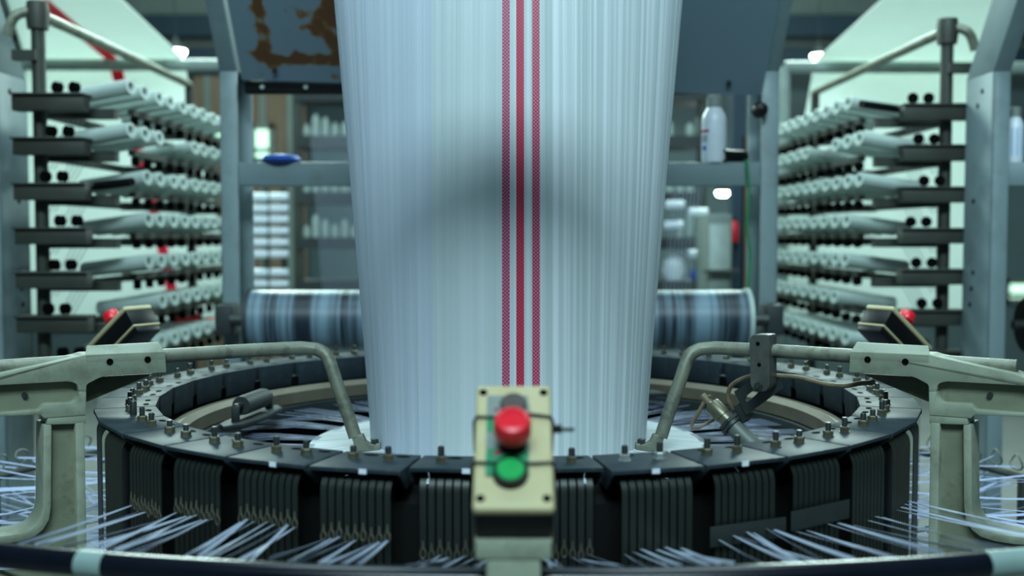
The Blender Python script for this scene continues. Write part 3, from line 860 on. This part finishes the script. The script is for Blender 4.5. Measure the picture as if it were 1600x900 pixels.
# ------------------------------------------------------------------ fabric tube
def fabric_tube():
    z0, z1 = ZR - .090, CAMZ + 1.22
    R0 = .2565; full = PI * R0 / 2
    rows, cols = 60, 160
    vs, uvs, fs = [], [], []
    def ring(z):
        tz = (z - z0) / (CAMZ + 1.30 - z0)
        a_ = R0 + (full * .985 - R0) * (tz ** 1.1)
        lo, hi = 0.002, R0                        # semi-minor from constant perimeter
        tgt = 2 * PI * R0
        for _ in range(40):
            b_ = (lo + hi) / 2
            h = ((a_ - b_) / (a_ + b_)) ** 2
            per = PI * (a_ + b_) * (1 + 3 * h / (10 + math.sqrt(4 - 3 * h)))
            if per > tgt: hi = b_
            else: lo = b_
        return a_, b_
    for i in range(rows + 1):
        z = z0 + (z1 - z0) * i / rows
        a_, b_ = ring(z)
        N_ = 720; acc = [0]; pp = None; pl = []
        for q in range(N_ + 1):
            th = -PI / 2 + 2 * PI * q / N_ - PI
            p = (a_ * math.cos(th), b_ * math.sin(th)); pl.append(p)
            if pp: acc.append(acc[-1] + math.hypot(p[0] - pp[0], p[1] - pp[1]))
            pp = p
        tot = acc[-1]; q = 0
        for c in range(cols + 1):
            sA = tot * c / cols
            while q < N_ - 1 and acc[q + 1] < sA: q += 1
            f = (sA - acc[q]) / max(1e-9, acc[q + 1] - acc[q])
            x = pl[q][0] + (pl[q + 1][0] - pl[q][0]) * f; y = pl[q][1] + (pl[q + 1][1] - pl[q][1]) * f
            s_ = sA - tot / 2
            rip = .0009 * math.sin(s_ * 230 + 1.6 * math.sin(s_ * 47)) * (.35 + .65 * max(0, min(1, (s_ + .02) / .08))) * (1 if s_ < .4 else 0)
            nn = math.hypot(x / (a_ * a_), y / (b_ * b_))
            x += x / (a_ * a_) / nn * rip; y += y / (b_ * b_) / nn * rip
            vs.append((x, y, z - z0)); uvs.append((s_, z - z0))
    W = cols + 1
    for i in range(rows):
        for c in range(cols): fs.append((i * W + c, i * W + c + 1, (i + 1) * W + c + 1, (i + 1) * W + c))
    me = bpy.data.meshes.new('cloth_tube'); me.from_pydata(vs, [], fs)
    ul = me.uv_layers.new(name='UVMap')
    for lp in me.loops: ul.data[lp.index].uv = uvs[lp.vertex_index]
    for p in me.polygons: p.use_smooth = True
    me.materials.append(M['fabric'])
    t = thing('woven_fabric', 'white woven fabric tube with three red checked stripes rising from the loom', 'fabric', (0, 0, z0))
    link(bpy.data.objects.new('cloth_tube', me), t)
    # newly woven cone spreading to the weaving ring
    rows2 = [(R0 + .0005, 0), (.29, -.005), (.325, -.008), (.37, -.011)]
    vs, uvs, fs = [], [], []
    for r, z in rows2:
        for c in range(129):
            a_ = 2 * PI * c / 128
            vs.append((r * math.cos(a_), r * math.sin(a_), z)); uvs.append((c * 1.61 / 128 + 3, r))
    for i in range(3):
        for c in range(128): fs.append((i * 129 + c, i * 129 + c + 1, (i + 1) * 129 + c + 1, (i + 1) * 129 + c))
    me = bpy.data.meshes.new('fell_cone'); me.from_pydata(vs, [], fs)
    ul = me.uv_layers.new(name='UVMap')
    for lp in me.loops: ul.data[lp.index].uv = uvs[lp.vertex_index]
    for p in me.polygons: p.use_smooth = True
    me.materials.append(M['fabric'])
    link(bpy.data.objects.new('fell_cone', me), t)
    return z0
ZF = fabric_tube()
# inner warp sheet, radial tapes from reed ring to fell: nobody could count them
m = MB(); random.seed(3)
for i in range(520):
    a_ = 2 * PI * (i + random.uniform(-.18, .18)) / 520
    up = i % 2
    if math.sin(a_ * 23) + .8 * math.sin(a_ * 41 + 1) + random.uniform(-.9, .9) < -.15: continue
    d = V((math.cos(a_), math.sin(a_), 0)); sdv = V((-d.y, d.x, 0))
    r1 = .574
    m.ribbon([d * .355 + V((0, 0, ZF - .0105)), d * .45 + V((0, 0, ZF - .010 + .004 * up)), d * r1 + V((0, 0, ZR - .112 + .014 * up))], .0030, sdv, .0004)
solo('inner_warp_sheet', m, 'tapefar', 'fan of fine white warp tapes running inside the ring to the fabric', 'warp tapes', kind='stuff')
# two weaving shuttles at rest on the reed ring
def shuttle(deg, label):
    a_ = math.radians(deg); d = V((math.cos(a_), math.sin(a_), 0)); tn = V((-d.y, d.x, 0))
    c = d * .50 + V((0, 0, ZR - .066))
    t = thing('weaving_shuttle', label, 'shuttle', c, 'shuttles inside the loom ring')
    pts = [c + tn * x + d * y for x, y in ((-.13, .01), (-.10, .032), (0, .04), (.10, .032), (.13, .01), (.10, -.012), (0, -.02), (-.10, -.012))]
    part('body', MB().prism([p - V((0, 0, .010)) for p in pts], (0, 0, .010)), 'channel', t, .003)
    part('bobbin', MB().lathe([(0, -.055), (.018, -.055), (.019, -.045), (.019, .045), (.018, .055), (0, .055)], c + V((0, 0, .026)) + d * .008, tn, 24), 'channel', t)
    part('spindle', MB().cyl(c + V((0, 0, .028)) + d * .008 - tn * .085, c + V((0, 0, .028)) + d * .008 + tn * .085, .006, 10), 'stud', t)
    for q in (-1, 1):
        part('bearing_bracket', MB().box(c + V((0, 0, .014)) + d * .008 + tn * q * .08, (.014, .014, .034)), 'channel', t, .002)
shuttle(170, 'dark shuttle lying inside the ring left of the fabric')
shuttle(62, 'dark shuttle lying inside the ring behind the fabric')

# ------------------------------------------------------------------ side brackets with pipes (mirror pair)
pA = V((-.358, -.10, 0)); pB = V((-.763, -.375, 0))
pd = (pB - pA).normalized(); pn = V((pd.y, -pd.x, 0))
if pn.y > 0: pn = -pn
def Q(px, py, off=0.):
    r = ray(px, py); o = V((CAMX, CAMY, CAMZ)); p0 = pA + pn * off
    tt = (p0 - o).dot(pn) / r.dot(pn)
    return o + r * tt
def mir(m, s):
    if s > 0:
        for p in m.v: p.x = -p.x
    return m
def rounded(pts, r, n=5):
    "fillet a px polygon: entries (x, y) or (x, y, radius)"
    out = []; N_ = len(pts)
    for i, p in enumerate(pts):
        rr = p[2] if len(p) > 2 else r
        c = V((p[0], p[1], 0)); a_ = V((pts[i - 1][0], pts[i - 1][1], 0)) - c; b_ = V((pts[(i + 1) % N_][0], pts[(i + 1) % N_][1], 0)) - c
        rr = min(rr, a_.length * .45, b_.length * .45)
        if rr < .5: out.append((c.x, c.y)); continue
        p0 = c + a_.normalized() * rr; p1 = c + b_.normalized() * rr
        for k in range(n + 1):
            u = k / n; q = p0 * (1 - u) ** 2 + c * 2 * u * (1 - u) + p1 * u * u
            out.append((q.x, q.y))
    return out
TH = .05
def bracket(s):
    side = 'left' if s < 0 else 'right'
    base = Q(100, 700, 0); base = V((base.x * (1 if s < 0 else -1), base.y, 0))
    t = thing('arm_bracket', 'grey green cast bracket holding a bent pipe at the %s of the ring' % side, 'bracket', base)
    off = .026
    # front plate with pocket: outer outline bridged to the pocket by a slit-free ring of quads
    arm = rounded([(-70, 612), (0, 584), (60, 571), (124, 557, 8), (133, 554), (258, 549), (260, 582), (160, 588, 8), (135, 601, 14), (134, 649), (70, 654), (63, 648, 3), (0, 651), (-70, 655)], 1)
    top_half = rounded([(-70, 612), (0, 584), (60, 571), (124, 557, 8), (133, 554), (258, 549, 2), (260, 582, 2), (160, 588, 10), (135, 601, 16), (135, 612), (123, 612), (121, 600, 8), (108, 596, 8), (0, 602), (-70, 608)], 0)
    low_half = rounded([(135, 611.5), (134, 649, 2), (69, 654), (63, 648, 4), (0, 651), (-70, 655), (-70, 649), (0, 645), (62, 640, 4), (69, 631, 4), (114, 629, 6), (122, 620, 6), (123, 611.5)], 0)
    m = MB()
    m.prism([Q(x, y, off) for x, y in top_half], -pn * TH)
    m.prism([Q(x, y, off) for x, y in low_half], -pn * TH)
    body = part('arm', mir(m, s), 'cast', t, .0018)
    m = MB().prism([Q(x, y, off - .016) for x, y in ((-70, 606), (0, 600), (122, 594), (126, 632), (66, 634), (60, 644), (-70, 652))], -pn * .006)
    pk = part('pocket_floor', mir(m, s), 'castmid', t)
    c = Q(38, 617, off - .016)
    part('pocket_bolt', mir(MB().cyl(c, c + pn * .005, .0045, 8), s), 'stud', pk)
    # sloping top of the clamp block
    f0, f1, b1, b0 = Q(133, 554.5, off), Q(258, 549.5, off), Q(248, 534, off - .022), Q(135, 540, off - .022)
    k0, k1 = Q(135, 545, off - TH), Q(248, 540, off - TH)
    low = V((0, 0, -.014))
    m = MB().add([f0, f1, b1, b0, k0, k1, f0 + low, f1 + low, k1 + low, k0 + low],
                 [(0, 1, 2, 3), (3, 2, 5, 4), (0, 6, 7, 1), (1, 7, 8, 5, 2), (0, 3, 4, 9, 6), (4, 5, 8, 9), (6, 9, 8, 7)])
    part('clamp_block', mir(m, s), 'cast', t, .0016)
    for hx, hy in ((171, 565), (230, 561.5)):
        c = Q(hx, hy, off - .002)
        part('screw_hole', mir(MB().lathe([(.0052, .0026), (.0052, .0032), (.0038, .0032), (.0030, .0022), (0, .0022)], c, pn, 14), s), 'bore', body)
    # gusset running back under the block
    m = MB().prism([Q(136, 590, -.012), Q(240, 584, -.012), Q(196, 603, -.012), Q(136, 628, -.012)], -pn * .008)
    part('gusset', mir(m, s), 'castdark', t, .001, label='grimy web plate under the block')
    # spacer and pillar
    m = MB().prism([Q(x, y, off - .001) for x, y in ((74, 653), (134, 648.5), (134, 662), (73, 664))], -pn * .05)
    part('spacer', mir(m, s), 'cast', t, .0015)
    zlo = 0.0
    def down(p): return V((p.x, p.y, zlo))
    a_, b_ = Q(69, 664, off), Q(132, 662, off)
    ux = (b_ - a_); ux.z = 0; wdt = ux.length; ux.normalize(); ztop = (a_.z + b_.z) / 2
    def quad(x0, x1, o0, d): # vertical slab from ztop to floor
        p = V((a_.x, a_.y, ztop)) + ux * x0 + pn * o0
        q = V((a_.x, a_.y, ztop)) + ux * x1 + pn * o0
        return MB().prism([p, q, down(q), down(p)], -pn * d)
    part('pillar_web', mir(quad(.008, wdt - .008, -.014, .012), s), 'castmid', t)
    part('pillar_flange', mir(quad(wdt - .014, wdt, 0, .06), s), 'cast', t, .002)
    # outer flange sweeping out into the base casting
    L0 = [(68, 664), (67, 790), (64, 806), (57, 819), (46, 828), (28, 834), (0, 838), (-80, 842)]
    L1 = [(-80, 856), (0, 851), (32, 846), (54, 839), (68, 828), (77, 812), (80, 792), (81, 664)]
    part('base_flange', mir(MB().prism([Q(x, y, off) for x, y in L0 + L1], -pn * .06), s), 'cast', t, .002)
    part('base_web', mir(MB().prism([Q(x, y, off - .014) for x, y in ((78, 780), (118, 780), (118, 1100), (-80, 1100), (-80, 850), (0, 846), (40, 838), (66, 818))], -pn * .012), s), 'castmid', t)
    # bent pipe
    path = [Q(x, y, -.004) for x, y in (((-90, 582), (0, 574)) if s < 0 else ((-4, 574), (0, 574)))] + [Q(x, y, -.004) for x, y in ((130, 565), (258, 556), (383, 548), (470, 543.5))]
    inner = [P(494, 545.5, -.10), P(508, 553, -.105), P(516, 568, -.11), P(526, 598, -.115), P(541, 640, -.12), P(555, 683, -.125)]
    pp = path + smooth_path(inner, 5)
    rt = thing('bent_pipe', 'worn grey pipe bent down to the fabric on the %s of the loom' % side, 'pipe', (path[3].x * (1 if s < 0 else -1), path[3].y, path[3].z))
    part('tube', mir(MB().tube(pp, .0118, 18), s), 'pipe', rt)
    f = [P(x, y, -.135) for x, y in ((548, 680), (566, 679), (571, 690), (578, 694), (594, 693), (594, 706), (556, 706))]
    part('foot', mir(MB().prism(f, (0, .018, 0)), s), 'pipe', rt, .0018)
    c = P(585.5, 694, -.128)
    part('foot_bolt', mir(MB().lathe([(0, 0), (.0075, 0), (.0075, .008), (.006, .0095), (0, .0095)], c, (0, 0, 1), 6), s), 'stud', rt)
    return t
bracket(-1); bracket(1)

# sensor hung from the right pipe (pixels given in the left mirror frame: x' = 1588 - x)
def mx_(x): return 1588 - x
off = .018
t0 = Q(mx_(1190), 560, 0)
t = thing('weft_sensor', 'sensor on polished clamp and slotted plate hanging from the right bent pipe', 'sensor', (-t0.x, t0.y, t0.z))
m = MB().prism([Q(mx_(x), y, off) for x, y in rounded([(1171, 530, 4), (1176, 523, 4), (1203, 523, 5), (1203, 605, 5), (1196, 612, 3), (1180, 612, 5), (1173, 602, 5)], 2)], -pn * .036)
cl = part('clamp', mir(m, 1), 'chrome', t, .002)
for x, y in ((1185, 537), (1187, 570)):
    c = Q(mx_(x), y, off)
    part('clamp_screw', mir(MB().cyl(c - pn * .002, c + pn * .0008, .0035, 10), 1), 'bore', cl)
c = Q(mx_(1186), 604, off)
part('clamp_nut', mir(MB().lathe([(0, 0), (.008, 0), (.008, .004), (.004, .004), (.004, .008), (0, .008)], c, pn, 6), 1), 'stud', cl)
# slotted plate in two halves that meet along its slot
up_ = [(1147, 612), (1206, 574), (1214.5, 588.5), (1190, 603.5), (1186.5, 602), (1166, 619), (1164, 624.5), (1157.5, 632)]
lo_ = [(1157.5, 632), (1164, 624.5), (1167.5, 627.5), (1171, 626.5), (1189.5, 609), (1190, 603.5), (1214.5, 588.5), (1224, 606), (1166, 649)]
m = MB()
for h in (up_, lo_): m.prism([Q(mx_(x), y, -.022) for x, y in h], -pn * .004)
part('slotted_plate', mir(m, 1), 'plate', t, 0, smooth=False)
c0, c1 = Q(mx_(1112), 632, -.03), Q(mx_(1182), 702, -.03)
ax = (c1 - c0); Ls = ax.length; ax.normalize()
part('sensor_tip', mir(MB().lathe([(0, 0), (.0085, 0), (.0085, .002), (.0145, .004), (.0155, .006), (.0155, Ls * .30), (.0145, Ls * .31), (.0145, Ls * .42)], c0 - ax * .004, ax, 28), 1), 'sensor', t, label='yellowish metal sensor head')
part('gland', mir(MB().lathe([(0, -.02), (.006, -.02), (.0068, .0), (0, .001)], c0 - ax * .004, ax, 14), 1), 'cable', t)
for q in (.40, .47):
    part('lock_nut', mir(MB().lathe([(.012, -.003), (.0225, -.003), (.0225, .003), (.012, .003)], c0 + ax * Ls * q, ax, 6 if q < .45 else 24), 1), 'plate', t)
part('sensor_barrel', mir(MB().lathe([(0, Ls * .5), (.0165, Ls * .5), (.0165, Ls * 1.05), (0, Ls * 1.05)], c0, ax, 28), 1), 'sensorgrey', t, label='plain grey barrel')
part('plate_fold', mir(MB().prism([Q(mx_(x), y, -.026) for x, y in ((1146, 636), (1158, 628), (1170, 652), (1160, 662))], -pn * .03), 1), 'plate', t, .001)
# two cables
cab = smooth_path([Q(mx_(1112), 619, -.03), Q(mx_(1104), 622, -.03), Q(mx_(1094), 640, -.028), Q(mx_(1081), 664, -.026), Q(mx_(1090), 668, -.028), Q(mx_(1118), 654, -.05)], 6)
part('lead', mir(MB().tube(cab, .0034, 10), 1), 'cable', t)
cab = smooth_path([Q(mx_(1146), 640, -.05), Q(mx_(1138), 622, -.045), Q(mx_(1142), 604, -.04), Q(mx_(1160), 592, -.03), Q(mx_(1185), 586, -.026), Q(mx_(1215), 587, -.022), Q(mx_(1250), 590, -.02), Q(mx_(1290), 600, -.015), Q(mx_(1320), 603, -.012), Q(mx_(1345), 599, -.012), Q(mx_(1368), 597, -.012)], 6)
part('sheathed_cable', mir(MB().tube(cab, .0040, 10), 1), 'cable', t, label='brown sheathed cable')

# ------------------------------------------------------------------ push-button boxes
def control_box(label, front):
    "built facing the viewer (-y); local origin on the floor under the post"
    ang = math.radians(37)
    el = V((0, math.cos(ang), math.sin(ang))); en = V((0, -math.sin(ang), math.cos(ang))); exx = V((1, 0, 0))
    o = V((0, -.035, 1.2326)); W, Ln = .0765, .162
    RM = Matrix((exx, el, en)).transposed()
    def L3(x, l, n): return o + exx * x + el * l + en * n
    t = thing('push_button_box', label, 'control box', (0, 0, 0), 'push button boxes around the loom')
    lid = part('lid', MB().box(L3(0, Ln / 2, -.005), (W, Ln, .011), RM), 'cream', t, .004, seg=3)
    part('housing', MB().box(L3(0, Ln / 2, -.0295), (W * .95, Ln * .985, .038), RM), 'boxblack', t, .003)
    part('back_shell', MB().box(L3(0, Ln / 2, -.0505), (W * .97, Ln, .005), RM), 'cream', t, .002)
    part('base_pan', MB().box(L3(0, Ln * .56, -.060), (W * .85, Ln * .86, .015), RM), 'boxblack', t, .002)
    for x in (-1, 1):
        for l in (.012, Ln - .012):
            part('lid_screw', MB().lathe([(0, .0005), (.0042, .0005), (.0042, -.002)], L3(x * .031, l, .0009), en, 12), 'bore', lid)
    pz = part('legend_plate', MB().box(L3(-.006, .092, .0016), (.042, .105, .0012), RM), 'plategrey', t, 0)
    for l, h in ((.055, .034), (.105, .022)):
        part('green_band', MB().box(L3(-.006, l, .0024), (.041, h, .0006), RM), 'plategreen', pz)
    for l in (.068, .128):
        part('arrow_mark', MB().add([L3(-.021, l - .006, .0032), L3(-.011, l - .003, .0032), L3(-.011, l + .007, .0032)], [(0, 1, 2)]), 'magenta', pz, smooth=False)
    b = L3(0, .125, .0015)
    q = part('clear_button', MB().lathe([(.0135, 0), (.0135, .010), (.012, .012), (0, .0125)], b, en, 28), 'clear', t, label='greyish clear push button')
    part('bezel', MB().lathe([(.0135, 0), (.0165, 0), (.0165, .004), (.0135, .005)], b, en, 28), 'plategrey', q)
    b = L3(-.001, .077, .0015)
    q = part('stop_button', MB().lathe([(.011, .014), (.0175, .017), (.0182, .019), (.0178, .034), (.0165, .037), (.012, .0385), (.0118, .0372), (0, .0375)], b, en, 32), 'red', t, label='red mushroom stop button')
    part('stem', MB().lathe([(.014, 0), (.014, .006), (.0115, .007), (.0115, .018)], b, en, 24), 'boxblack', q)
    b = L3(-.003, .039, .0015)
    q = part('start_button', MB().lathe([(.0135, .004), (.0135, .0095), (.012, .011), (0, .0112)], b, en, 28), 'green', t, label='green push button')
    part('bezel', MB().lathe([(.0135, 0), (.0168, 0), (.0165, .009), (.0137, .0095)], b, en, 28), 'boxblack', q)
    hw = W / 2 + .0014
    for l in (.114, .054) if front else ():
        z = .003
        loop = [L3(-hw, l, -.05), L3(-hw, l, -.004), L3(-hw + .003, l, z), L3(-.018, l - .002, z + .001), L3(.02, l - .002, z + .001), L3(hw - .003, l, z), L3(hw, l, -.004), L3(hw, l, -.05)]
        if l > .1:
            loop = loop[:4] + [L3(-.012, l + .002, z + .002), L3(.014, l + .002, z + .002)] + loop[5:]
        tie = part('cable_tie', MB().tube(loop, .0016, 8), 'boxblack', t)
        if l > .1:
            part('tie_head', MB().box(L3(hw + .004, l - .012, -.002), (.009, .006, .006), RM).box(L3(hw + .013, l - .013, -.002), (.016, .003, .002), RM), 'boxblack', tie)
    # post with a flange under the box
    bz = L3(0, .02, -.07)
    part('post_flange', MB().box((0, .012, 1.2326 - .0445), (.072, .052, .019)), 'cast', t, .002)
    part('post', MB().box((0, .002, (1.2326 - .054) / 2), (.052, .030, 1.2326 - .054)), 'cast', t, .003)
    return t
cb = control_box('cream push-button box with red and green buttons on a post at front centre', True)
cb.location = (.0085, -.985, 0)
tmp = control_box('tilted cream and black button box seen from behind above the left bracket', False)
tmp.location = (-.905, .42, 0); tmp.rotation_euler = (0, 0, -math.radians(120))
r = dup(tmp, (.905, .42, 0), math.radians(120), 'tilted cream and black button box seen from behind above the right bracket')

# ------------------------------------------------------------------ outer warp fans left and right
random.seed(21)
for s in (-1, 1):
    side = 'left' if s < 0 else 'right'
    rg, zg = 1.17, CAMZ - .50
    t = thing('eyelet_ring', 'curved bar of wire eyelets guiding tapes at the %s edge' % side, 'guide ring', (s * rg, .2, 0))
    aa = [math.radians(a_) for a_ in range(-24, 61, 4)]
    pts = [V((s * rg * math.cos(a_), rg * math.sin(a_), zg - .03)) for a_ in aa]
    part('bar', MB().tube(pts, .008, 10), 'creel', t)
    for k in (0, 10, 21):
        p = pts[min(k, len(pts) - 1)]
        part('stand', MB().cyl((p.x, p.y, 0), p, .012, 10), 'creel', t)
    eyes = []
    for a_ in range(-22, 60, 3):
        a_ = math.radians(a_); c = V((s * rg * math.cos(a_), rg * math.sin(a_), zg))
        d = V((math.cos(a_) * s, math.sin(a_), 0)); eyes.append((c, d))
        tn = V((-d.y, d.x, 0)); ring = [c + (tn * math.cos(q * PI / 6) + V((0, 0, 1)) * math.sin(q * PI / 6)) * .017 + d * .004 * math.sin(q) for q in range(13)]
        part('wire_eyelet', MB().tube(ring, .0022, 6, False), 'pipe', t)
    for i, (c, d) in enumerate(eyes):
        for k in range(4):
            aim = math.atan2(c.y, c.x) + random.uniform(-.35, .35)
            zt_ = ZR - .20 - .075 * k + random.uniform(-.02, .02)
            b_ = V((.735 * math.cos(aim), .735 * math.sin(aim), zt_))
            a_ = c + V((random.uniform(-.01, .01), random.uniform(-.01, .01), random.uniform(-.012, .008) - .02 * k))
            if k:
                a_ += d * random.uniform(.0, .12) - V((0, 0, random.uniform(.0, .10)))
            q = random.uniform(-.6, .6)
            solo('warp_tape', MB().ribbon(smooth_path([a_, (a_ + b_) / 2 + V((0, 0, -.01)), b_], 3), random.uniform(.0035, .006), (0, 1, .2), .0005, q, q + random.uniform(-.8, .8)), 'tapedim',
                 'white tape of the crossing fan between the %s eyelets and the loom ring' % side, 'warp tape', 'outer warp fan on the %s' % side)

# ------------------------------------------------------------------ light
w = bpy.data.worlds.new('hall_air'); bpy.context.scene.world = w; w.use_nodes = True
w.node_tree.nodes['Background'].inputs[0].default_value = (.42, .74, .80, 1)
w.node_tree.nodes['Background'].inputs[1].default_value = .10
def area(name, loc, size, sy, e, col, aim=None):
    l = bpy.data.lights.new(name, 'AREA'); l.shape = 'RECTANGLE'; l.size = size; l.size_y = sy; l.energy = e; l.color = col
    o = bpy.data.objects.new(name, l); o.location = loc; link(o)
    if aim: o.rotation_euler = (V(aim) - V(loc)).to_track_quat('-Z', 'Y').to_euler()
    return o
COOL = (.66, .93, 1.0)
TEAL = (.62, 1.0, .88)
area('overhead_area_light', (0, -3.6, 5.0), .42, .34, 54, COOL, (0, 0, 1.6))  # small added key, sized for the soft edge of the dome's shadow
area('overhead_area_light', (0, -4.2, 5.0), 3.4, .8, 335, COOL, (0, 0, 1.6))  # broad front fill, added to brighten the fabric and soften that shadow
dl = V((-.015, -.785, 2.0)); da = V((0, .42, .9)).normalized()  # unseen dome, added only to cast the arched shadow on the fabric
t = thing('shadow_dome', 'added tilted dome hung on a cord to cast a shadow on the fabric', 'lamp', dl)
part('blocker_shell', MB().lathe([(.225, 0), (.23, .004), (.215, .03), (.17, .06), (.10, .085), (.03, .10), (0, .10)], dl, da, 36), 'domeshell', t)
part('bulb', MB().lathe([(0, .02), (.03, .03), (.04, .06), (.03, .075), (.015, .085), (0, .09)], dl, da, 20), 'bottle', t)  # bulb form inside the added dome, gives no light
part('cord', MB().cyl(dl + da * .095, V((dl.x, dl.y, 5.2)), .004, 8), 'boxblack', t)
area('overhead_area_light', (0, .4, 5.0), 3.0, 2.0, 170, COOL)
area('overhead_area_light', (0, 5.6, 5.0), 6.0, 1.0, 200, TEAL)
for sx_ in (-1, 1):
    area('cloth_backlight', (sx_ * 2.4, 5.6, 4.2), 1.6, 1.2, 270, (.74, 1, .93), (sx_ * 2.0, 2.6, 1.6))  # lights added behind the cloths so they glow through

# ------------------------------------------------------------------ camera
cam = bpy.data.cameras.new('camera'); co = bpy.data.objects.new('camera', cam); link(co)
cam.sensor_width = 36; cam.lens = F / 1600 * 36
co.location = (CAMX, CAMY, CAMZ); co.rotation_euler = (PI / 2 - PITCH, 0, 0)
cam.clip_start = .05
cam.dof.use_dof = True; cam.dof.focus_distance = 1.75; cam.dof.aperture_fstop = 2.5
S = bpy.context.scene
S.camera = co
S.view_settings.view_transform = 'Standard'; S.view_settings.look = 'None'
S.view_settings.gamma = 1; S.view_settings.exposure = 0
S.view_settings.use_curve_mapping = False
